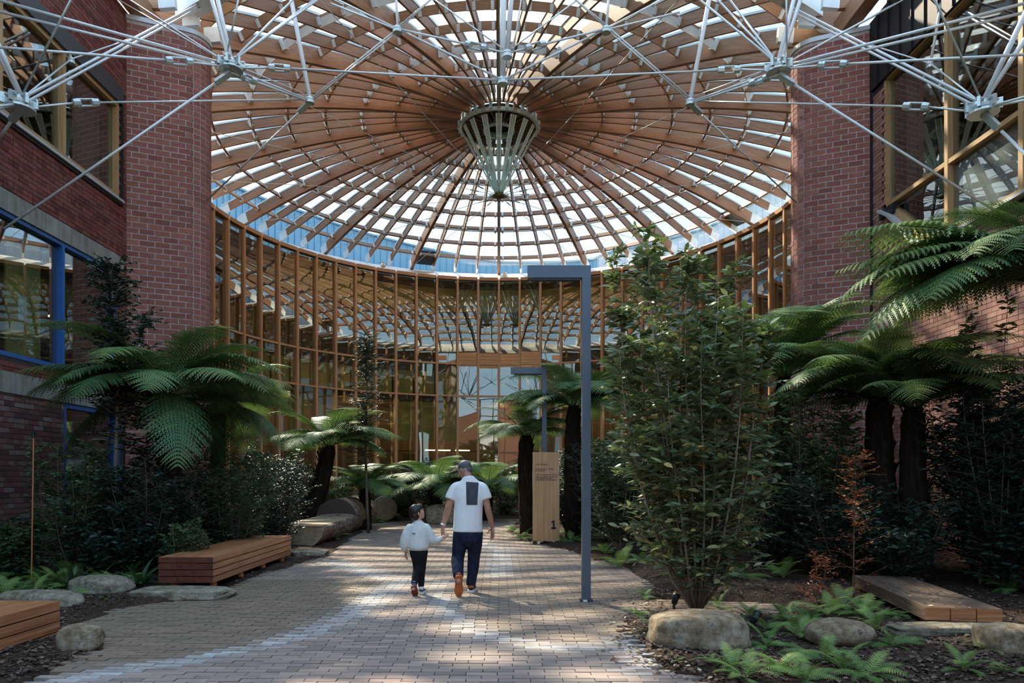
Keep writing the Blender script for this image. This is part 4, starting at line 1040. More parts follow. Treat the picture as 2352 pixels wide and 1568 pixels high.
GF = [frond_mesh('fernleaf_a', M['fernlet'], 1, 17, .20, 72, 5, 6, .25, seed=11, var=.6), frond_mesh('fernleaf_b', M['fernlet'], 1, 17, .21, 48, -22, 6, .3, seed=12, var=.5), frond_mesh('fernleaf_c', M['fernlet'], 1, 17, .2, 24, -30, 6, .3, seed=13, var=.35)]
def tree_fern(label, crown, base, tr_r, L, nfr, az=(0, 360), pats=None, group=None, extra=()):
    """crown: point the fronds spring from; base: foot of the trunk."""
    crown = Vector(crown); base = Vector(base); t = thing('tree_fern', label, 'fern', (base.x, base.y, 0), 0, group); o0 = Vector((base.x, base.y, 0))
    if tr_r:
        mb = MB(); pts = []; rad = []; H = crown.z-base.z
        for k in range(13):
            u = k/12; p = base+(crown-base)*u+Vector((math.sin(u*PI)*.05*H*(1 if label < 'm' else -1)*.3, 0, 0)); pts.append(p-o0); rad.append(tr_r*(1.25-.35*u+.05*math.sin(k*2.3))*(1.0 if k < 12 else .7))
        mb.tube(pts, rad, 14)
        for k in range(90):
            u = R.random(); p = base+(crown-base)*u-o0; a = R.random()*2*PI; d = Vector((math.cos(a), math.sin(a), .5)); r_ = tr_r*(1.22-.35*u)
            mb.beam(p+d*r_*.8, p+d*r_*1.12+Vector((0, 0, .12)), .02, .02)
        mb.build('trunk', M['trunkdark'], t, True)
    nfr = int(nfr*1.55); L *= 1.1
    for k in range(nfr):
        a = math.radians(az[0]+(az[1]-az[0])*(k+.5*R.random())/nfr); q = (pats or (0, 1, 2, 1, 2, 3, 4))[k % len(pats or (0, 1, 2, 1, 2, 3, 4))]
        o = link('frond', TF[q], t, pvar=R.uniform(-.12, .15)); s = L*R.uniform(.85, 1.1); o.location = crown-o0+Vector((math.cos(a), math.sin(a), 0))*tr_r*.5; o.scale = (s, s, s)
        o.rotation_euler = (R.uniform(-.12, .12), R.uniform(-.1, .1), a)
    for (azd, q, ln, pit) in extra:
        o = link('frond', TF[q], t, pvar=R.uniform(-.05, .15)); o.location = crown-o0; o.scale = (ln, ln, ln); o.rotation_euler = (0, math.radians(-pit), math.radians(azd))
    return t
def C(px, py, Y): return P(px, py, Y)
def foot(px, Y): return Vector(((px-CX)*Y/F, Y, 0))
tree_fern('large dark tree fern with drooping fronds in front of the left brick pier', C(385, 905, 11.6), foot(385, 11.8), .17, 1.95, 15, extra=((175, 1, 2.3, 0), (200, 2, 2.2, 5), (150, 4, 2.4, 10), (10, 4, 2.0, 0), (-15, 1, 2.0, -4)))
tree_fern('tree fern with hanging fronds against the left end of the curtain wall', C(505, 930, 13.6), foot(500, 13.6), .12, 1.5, 13, extra=((-30, 3, 1.5, 0), (-80, 3, 1.6, 0)))
tree_fern('leaning tree fern with a thick black trunk behind the log seat', C(757, 1022, 19.4), foot(705, 19.4), .22, 1.7, 12, pats=(0, 1, 2, 1, 4), extra=((185, 4, 1.75, 0), (-8, 4, 2.1, 0), (60, 0, 1.6, 0), (5, 1, 1.9, 0)))
tree_fern('low spreading tree fern above the log stump', C(838, 1122, 20.5), foot(838, 20.5), .16, 1.35, 15, pats=(0, 1, 0, 1, 2))
tree_fern('dark tree fern just behind the heads of the two walkers', C(1000, 1120, 24), foot(1000, 24), .2, 1.9, 16, pats=(0, 1, 4, 1, 2))
tree_fern('tree fern right behind the man against the glass wall', C(1120, 1118, 25), foot(1115, 25), .2, 1.7, 14, pats=(0, 1, 4, 2))
tree_fern('tree fern with a stout dark trunk just left of the timber sign', C(1208, 1000, 18.6), foot(1218, 18.6), .21, 1.5, 14, pats=(0, 1, 4, 1, 2))
tree_fern('wide tree fern crown behind the nearer lamp post', C(1318, 932, 17.6), foot(1322, 17.6), .2, 1.75, 15, pats=(0, 1, 4, 1, 2), extra=((190, 1, 1.7, 0), (170, 4, 1.6, 0), (5, 1, 1.5, 5)))
tree_fern('upright tree fern catching the sun before the right brick pier', C(1800, 865, 12.6), foot(1800, 12.6), .14, 1.95, 13, pats=(0, 1, 0, 4), extra=((90, 0, 2.1, 15), (40, 0, 2.3, 18), (20, 0, 2.1, 14), (150, 0, 2.0, 15), (0, 0, 2.2, 20), (60, 0, 2.2, 22)))
tree_fern('tree fern with a thick black trunk right of the rust leaved sapling', C(2018, 912, 10.6), foot(2040, 10.6), .19, 1.7, 12, pats=(0, 1, 1, 4), extra=((170, 1, 1.6, 0), (20, 0, 1.8, 0)))
tree_fern('second black trunked tree fern standing close beside the first one', C(2098, 935, 10.2), foot(2110, 10.2), .17, 1.6, 11, pats=(0, 1, 4, 1))
tree_fern('big tree fern at the right edge whose long fronds reach across the brick wall', C(2440, 650, 8.6), foot(2420, 8.6), .16, 2.0, 11, az=(100, 265), pats=(1, 4, 2, 1), extra=((178, 4, 2.75, 8), (165, 4, 2.6, 2), (190, 4, 2.5, -6), (172, 1, 2.9, -8), (200, 2, 2.4, 0), (185, 2, 2.8, -6), (150, 0, 1.9, 10), (160, 0, 1.5, 25)))

# leaves as folded blades
def leaf_verts(L, W, fold=.25, curl=.15):
    v = [(0, 0, 0), (L*.28, W*.42, fold*W*.4), (L*.62, W*.44, fold*W*.35-curl*L*.2), (L, 0, -curl*L*.6), (L*.62, -W*.44, fold*W*.35-curl*L*.2), (L*.28, -W*.42, fold*W*.4), (L*.5, 0, -curl*L*.1)]
    f = [(0, 6, 1), (1, 6, 2), (2, 6, 3), (0, 5, 6), (5, 4, 6), (4, 3, 6)]
    return np.array(v), f
def rot_from(d, up_j):
    d = d.normalized(); s = d.cross(Vector((0, 0, 1)))
    if s.length < .05: s = Vector((1, 0, 0))
    s.normalize(); u = s.cross(d)
    m = Matrix((d, -s, u)).transposed(); return m @ Matrix.Rotation(up_j, 3, 'X')
def shrub(name, label, cat, base, H, spread, nst, ntw, nlf, LL, LW, leaf, stem, nobj=0, seed=1, low=.15, shape='upright', lean=(0, 0), r0=.018, dead=.0, twl=.35, group=None, up=.5):
    rr_ = random.Random(seed); t = thing(name, label, cat, base, 0, group); sm = MB(); spots = []
    for s in range(nst):
        a = 2*PI*(s+rr_.random()*.6)/nst; rad = spread*(rr_.uniform(.35, 1) if nst > 1 else 0); h = H*rr_.uniform(.62, 1.04) if nst > 1 else H
        if shape == 'upright': fr = lambda u: u**.55
        elif shape == 'dome': fr = lambda u: math.sin(u*PI*.5)
        else: fr = lambda u: u
        pts = []; ph = rr_.random()*6
        for k in range(9):
            u = k/8; pts.append(Vector((math.cos(a)*rad*fr(u)+.05*H*.3*math.sin(ph+u*5)*u+lean[0]*u, math.sin(a)*rad*fr(u)+.05*H*.3*math.cos(ph+u*4)*u+lean[1]*u, h*u)))
        rs_ = [r0*(1-.8*k/8) for k in range(9)]; sm.tube(pts, rs_, 6)
        for k in range(ntw):
            u = low+(1-low)*rr_.random()**.85; f_ = u*8; i = min(7, int(f_)); p = pts[i].lerp(pts[i+1], f_-i); b_ = rr_.random()*2*PI
            l_ = twl*(1.45-1.15*u if shape == 'upright' else 1.25-.75*u if shape != 'cloud' else 1.15-.55*u)*rr_.uniform(.5, 1.15); d = Vector((math.cos(b_), math.sin(b_), rr_.uniform(up-.45, up+.45))).normalized(); e_ = p+d*l_; md = p+d*l_*.5+Vector((0, 0, .04*l_))
            sm.tube([p, md, e_], [r0*.28, r0*.2, r0*.1], 4, False)
            for j in range(nlf):
                w_ = (j+.6)/nlf; q = p.lerp(e_, min(1, w_)); aa = b_+(1 if j % 2 else -1)*rr_.uniform(.5, 1.2); spots.append((q, Vector((math.cos(aa), math.sin(aa), rr_.uniform(-.35, .65))), u))
        for j in range(int(nlf*1.5)):
            aa = rr_.random()*6.28; spots.append((pts[8]-Vector((0, 0, .03*j*LL*8)), Vector((math.cos(aa), math.sin(aa), rr_.uniform(.1, .9))), 1))
    sm.build('stems', M[stem], t, True)
    lv, lf = leaf_verts(LL, LW); rr_.shuffle(spots); bz = Vector(base)
    order = sorted(range(len(spots)), key=lambda i: spots[i][0].y)[:nobj]; near = set(order); vs = []; fs = []; var = []; lm = None
    if nobj:
        m_ = MB(); m_.idx(lv, lf); lm = m_.mesh('leaf', M[leaf], True)
    for i, (q, d, u) in enumerate(spots):
        rm_ = rot_from(d, rr_.uniform(-.9, .9)); sc_ = rr_.uniform(.6, 1.2); v = rr_.uniform(.05, .62)+.25*u*u  # leaves paler toward the top: the sunlight there is put into their colour
        if rr_.random() < dead*(1.3-u): v = rr_.uniform(.86, 1.0)
        if i in near:
            o = link('leaf', lm, t, pvar=v); o.matrix_local = Matrix.Translation(q) @ rm_.to_4x4() @ Matrix.Scale(sc_, 4)
        else:
            a = (np.array(rm_) @ (lv*sc_).T).T+np.array(q); k = len(vs)*7; vs.append(a); fs.append(k); var.append(min(1, v))
    me = bpy.data.meshes.new('foliage'); V = np.concatenate(vs); Fc = np.concatenate([np.array(lf)+k for k in fs])
    me.from_pydata(V.tolist(), [], Fc.tolist()); at = me.attributes.new('var', 'FLOAT', 'FACE'); at.data.foreach_set('value', np.repeat(np.array(var, dtype=np.float32), 6))
    me.materials.append(M[leaf]); me.polygons.foreach_set('use_smooth', [True]*len(me.polygons)); link('foliage', me, t, kind='stuff'); return t
b0 = G(1600, 1412)
shrub('olive_shrub', 'tall multi stemmed olive green shrub behind the big sandstone boulder', 'shrub', b0, 4.35, 1.08, 22, 54, 9, .135, .052, 'leaf_olive', 'stem', 300, 4, .10, 'upright', (-.05, .1), .017, .16, .42, up=.35)
shrub('slender_tree', 'slender dark leaved young tree in front of the left windows', 'tree', foot(262, 11.0), 4.75, .0, 1, 200, 20, .085, .040, 'leaf_dark', 'stem', 0, 6, .42, 'cloud', (0, 0), .045, 0, .62, up=.15)
shrub('slender_tree', 'dark leaved sapling leaning right before the brick pier', 'tree', foot(330, 11.4), 3.9, .25, 2, 110, 18, .085, .040, 'leaf_dark', 'stemd', 0, 8, .3, 'cloud', (.2, 0), .03, 0, .6, up=.25)
shrub('garden_shrub', 'bushy dark shrub in front of the pale mortared wall', 'shrub', foot(165, 10.2), 1.9, .5, 15, 44, 9, 0.068, 0.031, 'leaf_mid', 'stemd', 0, 9, .1, 'dome', (0, 0), .012, .0, .4)
shrub('garden_shrub', 'dense dark shrub under the large tree fern', 'shrub', foot(330, 10.6), 1.75, .7, 16, 44, 9, 0.074, 0.035, 'leaf_dark', 'stemd', 0, 10, .1, 'dome', (0, 0), .012, .0, .4)
shrub('garden_shrub', 'fine leaved shrub behind the long hardwood bench', 'shrub', foot(540, 12.2), 1.95, .75, 16, 47, 9, 0.068, 0.031, 'leaf_mid', 'stemd', 0, 12, .1, 'dome', (0, 0), .012, .02, .42)
shrub('garden_shrub', 'dark shrub left of the log seat', 'shrub', foot(640, 14.3), 1.95, .7, 15, 44, 9, 0.068, 0.031, 'leaf_dark', 'stemd', 0, 14, .1, 'dome', (0, 0), .012, .0, .42)
shrub('garden_shrub', 'pale green wispy shrub at the near end of the long hardwood bench', 'shrub', foot(425, 10.2), .95, .3, 12, 30, 8, 0.061, 0.025, 'leaf_mid', 'stem', 0, 15, .1, 'upright', (0, 0), .008, .0, .22)
shrub('garden_shrub', 'low broad leaved bush below the pale mortared wall', 'shrub', foot(40, 10.4), .9, .6, 16, 30, 8, 0.095, 0.049, 'leaf_mid', 'stemd', 0, 16, .05, 'dome', (0, 0), .008, .0, .3)
shrub('garden_shrub', 'low dark bush between the irrigation riser and the long bench', 'shrub', foot(250, 10.3), .85, .6, 16, 30, 8, 0.095, 0.049, 'leaf_dark', 'stemd', 0, 17, .05, 'dome', (0, 0), .008, .0, .3)
shrub('thin_conifer', 'thin feathery tree before the curtain wall left of the walkers', 'tree', foot(846, 19.2), 5.35, .0, 1, 190, 20, .09, .022, 'leaf_dark', 'stemd', 0, 18, .3, 'cloud', (-.15, 0), .045, 0, .75, up=.3)
shrub('garden_shrub', 'round dark shrub at the foot of the curtain wall behind the walkers', 'shrub', foot(930, 26.5), 1.9, 1.3, 16, 40, 9, 0.121, 0.056, 'leaf_mid', 'stemd', 0, 19, .1, 'dome', (0, 0), .014, .0, .5)
shrub('garden_shrub', 'leafy shrub right of the nearer lamp post', 'shrub', foot(1420, 13.8), 2.5, .8, 15, 40, 9, 0.101, 0.045, 'leaf_mid', 'stem', 0, 20, .1, 'dome', (0, 0), .014, .05, .5)
shrub('garden_shrub', 'dark shrub behind the timber sign', 'shrub', foot(1300, 19.5), 2.2, .9, 14, 37, 9, 0.095, 0.042, 'leaf_dark', 'stemd', 0, 21, .1, 'dome', (0, 0), .014, .0, .5)
shrub('garden_shrub', 'tall shaded shrub between the olive shrub and the black trunks', 'shrub', foot(1860, 11.0), 2.9, .9, 16, 47, 9, 0.101, 0.042, 'leaf_mid', 'stemd', 0, 22, .08, 'dome', (0, 0), .016, .02, .55)
shrub('garden_shrub', 'tall dark leafy shrub at the right edge behind the dark bench', 'shrub', foot(2300, 9.4), 2.95, .85, 19, 57, 9, 0.101, 0.042, 'leaf_dark', 'stemd', 0, 23, .05, 'dome', (0, 0), .016, .0, .55)
shrub('garden_shrub', 'shaded shrub filling the corner right of the black trunks', 'shrub', foot(2235, 11.2), 2.6, .7, 16, 47, 9, 0.101, 0.042, 'leaf_dark', 'stemd', 0, 24, .05, 'dome', (0, 0), .016, .0, .55)
shrub('garden_shrub', 'low dark undergrowth bush behind the dark timber bench', 'shrub', foot(2060, 9.6), 1.2, .8, 16, 34, 9, 0.081, 0.036, 'leaf_dark', 'stemd', 0, 25, .05, 'dome', (0, 0), .01, .0, .4)
shrub('sunlit_shoots', 'upright leafy shoots in front of the sunlit brick wall', 'shrub', foot(2250, 9.8), 4.0, .35, 6, 18, 8, .11, .045, 'leaf_olive', 'stem', 0, 26, .5, 'upright', (0, 0), .014, .0, .22, up=.6)
shrub('rust_sapling', 'small sapling with rust red leaves right of the olive shrub', 'tree', foot(1962, 8.6), 1.75, .0, 1, 70, 10, .055, .018, 'leaf_rust', 'stemd', 0, 27, .05, 'cloud', (0, 0), .012, 0, .42, up=.35)
shrub('rust_sapling', 'low rust brown seedling beside the lichen spotted boulder', 'tree', foot(1880, 8.3), .65, .2, 4, 12, 7, .05, .016, 'leaf_rust', 'stemd', 0, 28, .05, 'dome', (0, 0), .008, 0, .25)

BG = [(560, 30.5, 2.0, 1.3, 'd', 'bushy shrub at the left foot of the curtain wall'), (640, 27, 1.9, 1.2, 'm', 'shrub behind the leaning tree fern'), (700, 31, 2.0, 1.3, 'd', 'shrub against the curtain wall above the log seat'), (790, 26, 1.7, 1.1, 'm', 'shrub left of the log stump against the glass'),
      (870, 30, 2.1, 1.3, 'd', 'dark shrub behind the log stump'), (1000, 31, 2.3, 1.4, 'd', 'dark shrub at the glass above the child'), (1075, 29, 2.2, 1.2, 'd', 'dark shrub right behind the head of the man'), (1165, 28, 2.0, 1.2, 'm', 'green shrub left of the stout trunked fern'), (1270, 24, 2.3, 1.2, 'm', 'shrub rising behind the timber sign top'), (1370, 22, 3.2, 1.3, 'm', 'tall bush against the curtain wall behind the nearer lamp post'),
      (1390, 16.5, 2.3, .9, 'd', 'dark bush right of the wide tree fern'), (1500, 16, 3.4, 1.2, 'm', 'tall bush behind the left half of the olive shrub'), (1600, 15, 3.5, 1.2, 'd', 'tall dark bush behind the middle of the olive shrub'), (1720, 14.3, 3.6, 1.2, 'm', 'tall bush behind the right half of the olive shrub'), (1760, 11.6, 2.0, .9, 'd', 'dark bush at the right foot of the olive shrub'), (1910, 13.2, 2.9, 1.0, 'd', 'dark bush before the right brick pier'),
      (1940, 10.2, 1.5, .8, 'd', 'low dark bush behind the rust red sapling'), (2330, 10.4, 3.3, .8, 'd', 'dark bush against the right brick wall'), (245, 12.0, 1.9, .45, 'd', 'tall dark bush before the low blue window'), (450, 13.2, 2.4, .9, 'd', 'dark bush at the foot of the left brick pier'), (380, 11.2, 1.5, .8, 'd', 'shaded bush at the trunk of the large tree fern'), (600, 16.5, 2.4, .9, 'd', 'dark bush at the left end of the curtain wall')]
for i, (px, Y, H, S, kind, lab) in enumerate(BG):
    q = max(1, Y/16); shrub('garden_shrub', lab, 'shrub', foot(px, Y), H, S, 14, int(40/q**.5), 9, .075*q**.5, .034*q**.5, 'leaf_dark' if kind == 'd' else 'leaf_mid', 'stemd', 0, 100+i, .05, 'dome', (0, 0), .014, .0, .5)
# strap leaved clumps
def strap(label, px, py, n, L, seed, mat='leaf_mid', Y=None):
    rr_ = random.Random(seed); p = G(px, py) if Y is None else foot(px, Y); t = thing('strap_leaf_plant', label, 'plant', p)
    for k in range(n):
        a = rr_.random()*6.28; l_ = L*rr_.uniform(.6, 1.1); el = rr_.uniform(.5, 1.35); mb = MB(); vs = []; w_ = .028*L/.5
        for i in range(6):
            u = i/5; r_ = l_*u*math.cos(el)+l_*u*u*.25; z = l_*u*math.sin(el)-l_*.45*u*u*(1.4-el*.6); ww = w_*math.sin(PI*(.15+.85*u)**.8)+.002
            c = Vector((math.cos(a)*r_, math.sin(a)*r_, z)); s = Vector((-math.sin(a), math.cos(a), 0))*ww; vs += [c-s, c+Vector((0, 0, -.2*ww)), c+s]
        f = []
        for i in range(5):
            for j in (0, 1): f.append((3*i+j, 3*i+j+1, 3*i+4+j, 3*i+3+j))
        mb.cv = rr_.uniform(.1, .8); mb.idx(vs, f); mb.build('leaf', M[mat], t, True)
strap('strap leaved plant left of the long hardwood bench', 320, 1330, 18, .55, 1, 'leaf_mid', 9.6); strap('tufted strap leaved plant just in front of the slender tree', 300, 1300, 20, .6, 2, 'leaf_mid', 10.3)
strap('grassy clump under the leaning tree fern', 690, 1235, 22, .55, 3, 'leaf_mid', 16.6); strap('broad strap leaved clump below the irrigation riser', 165, 1300, 14, .6, 4, 'leaf_mid', 9.4)
# ground ferns
NB = {}
def gfern(label, px, py, L, n, seed, grp=None, h=0):
    rr_ = random.Random(seed); p = G(px, py); p.z = .02+h; t = thing('ground_fern', label, 'fern', p, rr_.random()*6, grp)
    for k in range(n):
        a = 6.283*(k+.6*rr_.random())/n; q = rr_.choice((0, 1, 1, 2, 2)); o = link('frond', GF[q], t, pvar=rr_.uniform(-.2, .25)); s = L*rr_.uniform(.6, .95)
        o.scale = (s, s, s); o.rotation_euler = (rr_.uniform(-.25, .25), rr_.uniform(-.15, .1), a)
gl_ = [(1480, 1520, .0, 0, 'tiny fern tuft left of the big sandstone boulder')]
FL_ = [  # px, py(ground), length, fronds, label
    (1555, 1528, .14, 8, 'tiny fern tuft on the mulch in front of the big sandstone boulder'), (1632, 1526, .16, 8, 'small fern tuft below the middle of the big sandstone boulder'),
    (1710, 1566, .38, 9, 'bright fern at the bottom edge below the big sandstone boulder'), (1790, 1545, .40, 10, 'bright fern right of the big sandstone boulder'), (1850, 1572, .42, 10, 'bright fern at the bottom edge in front of the spotted boulder'),
    (1935, 1545, .40, 10, 'bright fern just in front of the lichen spotted boulder'), (1760, 1490, .38, 9, 'fern between the two boulders, nearer the big one'), (1835, 1470, .36, 9, 'fern touching the left side of the spotted boulder'),
    (2050, 1490, .36, 9, 'fern touching the right side of the spotted boulder'), (1800, 1430, .42, 10, 'fern behind the gap of the two boulders'), (1900, 1415, .45, 10, 'fern behind the spotted boulder'), (1985, 1420, .45, 10, 'fern between the rust sapling and the dark bench'),
    (2060, 1420, .42, 10, 'fern at the near corner of the dark timber bench'), (1720, 1420, .36, 9, 'fern beside the black spotlight'), (1470, 1420, .26, 8, 'fern at the path edge left of the olive shrub stems'), (1495, 1455, .28, 9, 'fern left of the big sandstone boulder at the path edge'),
    (1480, 1375, .30, 9, 'feathery fern by the leaf litter at the path edge'), (2210, 1545, .34, 9, 'fern on the bare mulch left of the stone block'), (2270, 1500, .28, 8, 'fern against the stone block at the right edge'), (2330, 1560, .34, 9, 'fern in the bottom right corner'),
    (2090, 1370, .40, 9, 'dark fern along the left side of the dark timber bench'), (2230, 1330, .5, 10, 'fern growing behind the dark timber bench'), (2330, 1360, .5, 10, 'shaded fern at the right edge behind the dark bench'), (1650, 1400, .36, 9, 'fern hidden at the right of the olive shrub stems'),
    (1420, 1305, .55, 11, 'spreading fern right of the nearer lamp post'), (1390, 1275, .5, 10, 'fern close behind the nearer lamp post'), (1470, 1300, .5, 10, 'fern between the lamp post and the olive shrub'), (1310, 1246, .6, 11, 'fern just right of the timber sign foot'),
    (1200, 1240, .55, 11, 'fern at the left foot of the timber sign'), (1180, 1222, .5, 10, 'fern at the bend of the path left of the timber sign'), (1270, 1232, .6, 11, 'fern behind the foot of the timber sign'), (1345, 1240, .6, 11, 'fern between the timber sign and the nearer lamp post'),
    (15, 1372, .5, 10, 'pale fern in the gap above the end of the near hardwood bench'), (75, 1378, .45, 10, 'low pale fern just behind the low grey rock'), (130, 1355, .55, 10, 'pale fern between the two grey rocks'), (265, 1352, .5, 10, 'pale fern leaning over the right end of the long rock'), (200, 1330, .6, 10, 'tall fern behind the middle of the long rock'), (40, 1335, .65, 10, 'tall fern left of the irrigation riser'), (300, 1338, .45, 9, 'fern between the long rock and the hardwood bench'),
    (1680, 1545, .36, 10, 'fern below the right half of the big sandstone boulder'), (1890, 1520, .38, 10, 'fern in front of the left side of the spotted boulder'), (1990, 1560, .38, 10, 'fern at the bottom edge right of the spotted boulder'), (2010, 1450, .40, 10, 'fern behind the right side of the spotted boulder'), (1760, 1455, .40, 10, 'fern behind the black spotlight'), (1860, 1440, .42, 10, 'fern just behind the spotted boulder'),
    (1940, 1400, .45, 10, 'fern at the base of the rust red sapling'), (1560, 1330, .5, 10, 'shaded fern behind the stems of the olive shrub'), (1700, 1330, .55, 10, 'shaded fern right behind the olive shrub'), (1800, 1330, .55, 10, 'shaded fern between the olive shrub and the rust red sapling'), (1620, 1290, .6, 10, 'dark fern deep behind the olive shrub'),
    (100, 1362, 0.57, 10, 'pale green fern behind the low grey rock'), (45, 1362, 0.60, 10, 'pale green fern at the left edge above the near bench'), (150, 1385, 0.47, 9, 'pale fern in front of the long grey brown rock'), (170, 1345, 0.65, 10, 'upright fern behind the long grey brown rock'),
    (232, 1342, 0.57, 9, 'fern at the right end of the long grey brown rock'), (95, 1335, 0.65, 10, 'fern under the irrigation riser'), (410, 1290, .5, 10, 'fern against the far side of the long hardwood bench'), (455, 1262, .5, 9, 'fern peeping over the long hardwood bench'),
    (240, 1385, .14, 8, 'tiny green tuft in front of the long grey brown rock'), (770, 1240, .5, 10, 'fern behind the far end of the log seat'), (860, 1200, .55, 11, 'fern at the foot of the log stump'), (905, 1192, .5, 10, 'fern right of the log stump at the far path edge'),
    (760, 1215, .6, 11, 'fern behind the bark end of the log seat'), (625, 1245, .55, 10, 'fern left of the sawn end of the log seat'), (940, 1184, .7, 11, 'fern left of the far speckled rock'), (1080, 1180, .75, 12, 'fern behind the far speckled rock'), (1150, 1184, .7, 11, 'fern at the far bend of the path'), (1000, 1176, .8, 12, 'dark fern in the shade behind the far speckled rock'), (1180, 1180, .75, 12, 'fern below the stout trunked tree fern')]
for k, (px, py, L, n, lab) in enumerate(FL_): gfern(lab, px, py, L, n, 40+k)

# leaf litter and mulch chips: countless
def scatter(name, label, n, fn, LL, LW, mat, seed):
    rr_ = random.Random(seed); lv, lf = leaf_verts(LL, LW, .3, .3); vs = []; fs = []; var = []
    while len(vs) < n:
        p = fn(rr_)
        if p is None: continue
        a = (np.array(Matrix.Rotation(rr_.random()*6.28, 3, 'Z') @ Matrix.Rotation(rr_.uniform(-.4, .4), 3, 'X')) @ (lv*rr_.uniform(.5, 1.3)).T).T+np.array(p); fs.append(7*len(vs)); vs.append(a); var.append(rr_.random())
    me = bpy.data.meshes.new(name); me.from_pydata(np.concatenate(vs).tolist(), [], np.concatenate([np.array(lf)+k for k in fs]).tolist())
    at = me.attributes.new('var', 'FLOAT', 'FACE'); at.data.foreach_set('value', np.repeat(np.array(var, dtype=np.float32), 6)); me.materials.append(M[mat])
    o = link(name, me); tag(o, label, 'litter', None, 'stuff'); return o
def litter_pt(rr_):
    py = rr_.choice((rr_.gauss(1390, 18), rr_.gauss(1470, 50), rr_.uniform(1330, 1560))); ex = edge_x(Rp, min(1566, max(1295, py))); ex = min(ex, 1500) if py < 1420 else ex
    px = ex+rr_.gauss(-5, 32); 
    if not 1200 < py < 1580: return None
    p = G(px, py); return (p.x, p.y, .012 if on_path(p.x, p.y) else .06)
scatter('leaf_litter', 'dry pale leaves scattered along the right edge of the path', 420, litter_pt, .055, .028, 'leaf_dry', 5)
def bench_lit(rr_):
    u, v_ = rr_.random(), rr_.uniform(-.4, .4); d = Vector((-math.sin(hd3), math.cos(hd3), 0)); s = Vector((math.cos(hd3), math.sin(hd3), 0)); p = (a3+b3)/2+d*u*L3*.95+s*v_; return (p.x, p.y, top3+.01)
scatter('bench_leaves', 'dry leaves lying on the dark timber bench', 50, bench_lit, .05, .026, 'leaf_dry', 6)
M['chip'] = m_leaf('mulch chip', [(0, (.018, .011, .009)), (.5, (.07, .042, .032)), (1, (.17, .115, .09))], .9, .0)
def chips(rr_):
    py = rr_.uniform(1230, 1575)**1.0; px = rr_.uniform(-20, 2372)
    p = G(px, py)
    if not -7.6 < p.x < 7.8 or p.y > 15: return None
    if on_path(p.x, p.y): 
        if rr_.random() > .06: return None
        return (p.x, p.y, .008) if abs(px-edge_x(Lp if px < 1100 else Rp, min(1566, py))) < 40 else None
    return (p.x, p.y, soil_h(p.x, p.y)+.012)
scatter('mulch_chips', 'brown bark chips covering the garden beds', 9000, chips, .05, .03, 'chip', 8)
# ---------------------------------------------------------------- people
def solid(mb, name, mat, parent, vox=.008, it=4, cut=None, **kw):
    me = mb.mesh(name+'_src'); o = link(name+'_src', me); md = o.modifiers.new('r', 'REMESH'); md.mode = 'VOXEL'; md.voxel_size = vox
    sm = o.modifiers.new('s', 'SMOOTH'); sm.iterations = it; sm.factor = .5
    bpy.context.view_layer.update(); dg = bpy.context.evaluated_depsgraph_get(); m2 = bpy.data.meshes.new_from_object(o.evaluated_get(dg)); bpy.data.objects.remove(o); bpy.data.meshes.remove(me)
    if cut:
        bm = bmesh.new(); bm.from_mesh(m2); dl = [v for v in bm.verts if not cut(v.co)]; bmesh.ops.delete(bm, geom=dl, context='VERTS'); bm.to_mesh(m2); bm.free()
    m2.name = name; m2.materials.clear(); m2.materials.append(mat); m2.polygons.foreach_set('use_smooth', [True]*len(m2.polygons)); return link(name, m2, parent, **kw)
V = Vector
def m_cloth(name, col, rough=.85, sc_=9, fold=.5, nz=.1):
    t = NT(name); ps = t.coord('Object'); n = t.noise(t.coord('Object', (1.3, 1.3, .6)), sc_, 3, .5); n2 = t.noise(ps, 160, 2)
    c = t.ramp(n, [(.3, tuple(x*(1-nz) for x in col)), (.7, tuple(min(1, x*(1+nz)) for x in col))])
    return t.done(t.bsdf(c, rough, bump=t.math('ADD', n, t.math('MULTIPLY', n2, .05)), bs=fold, bd=.03, spec=.15))
M['skin'] = m_plain('tanned skin', (.40, .20, .135), .5, 0, .07, 14); M['skinc'] = m_plain('fair child skin', (.52, .28, .20), .5, 0, .06, 14)
M['tee'] = m_cloth('white cotton', (.74, .74, .74), nz=.03); M['sweat'] = m_cloth('pale grey marl', (.58, .59, .57), sc_=13, fold=.6, nz=.05)
M['denim'] = m_cloth('dark navy denim', (.014, .019, .040), .8, 14, .8, .45); M['blackpant'] = m_cloth('black cloth', (.010, .011, .014), .85, 14, .6, .2)
M['hairgrey'] = m_wood('short grey hair', (.03, .03, .032), (.075, .078, .082), (.17, .17, .18), .6, (40, 40, 1)); M['hairdark'] = m_wood('dark brown hair', (.008, .005, .004), (.018, .011, .008), (.045, .028, .018), .4, (40, 10, 1))
M['orange'] = m_plain('orange rubber', (.42, .105, .025), .55, 0, .15, 20); M['shoeblack'] = m_plain('black shoe mesh', (.014, .014, .015), .7); M['shoewhite'] = m_plain('white shoe rubber', (.72, .70, .68), .5)
M['shoeblue'] = m_plain('blue shoe fabric', (.045, .10, .22), .7); M['print'] = m_cloth('dark grey shirt print', (.060, .066, .082), .8, 16, .4, .25); M['eye'] = m_plain('eye white', (.6, .58, .55), .3); M['greenlab'] = m_plain('green label', (.01, .13, .08), .7)
M['redsole'] = m_plain('red brown rubber sole', (.16, .045, .03), .6)
M['lip'] = m_plain('lip', (.36, .13, .10), .5)
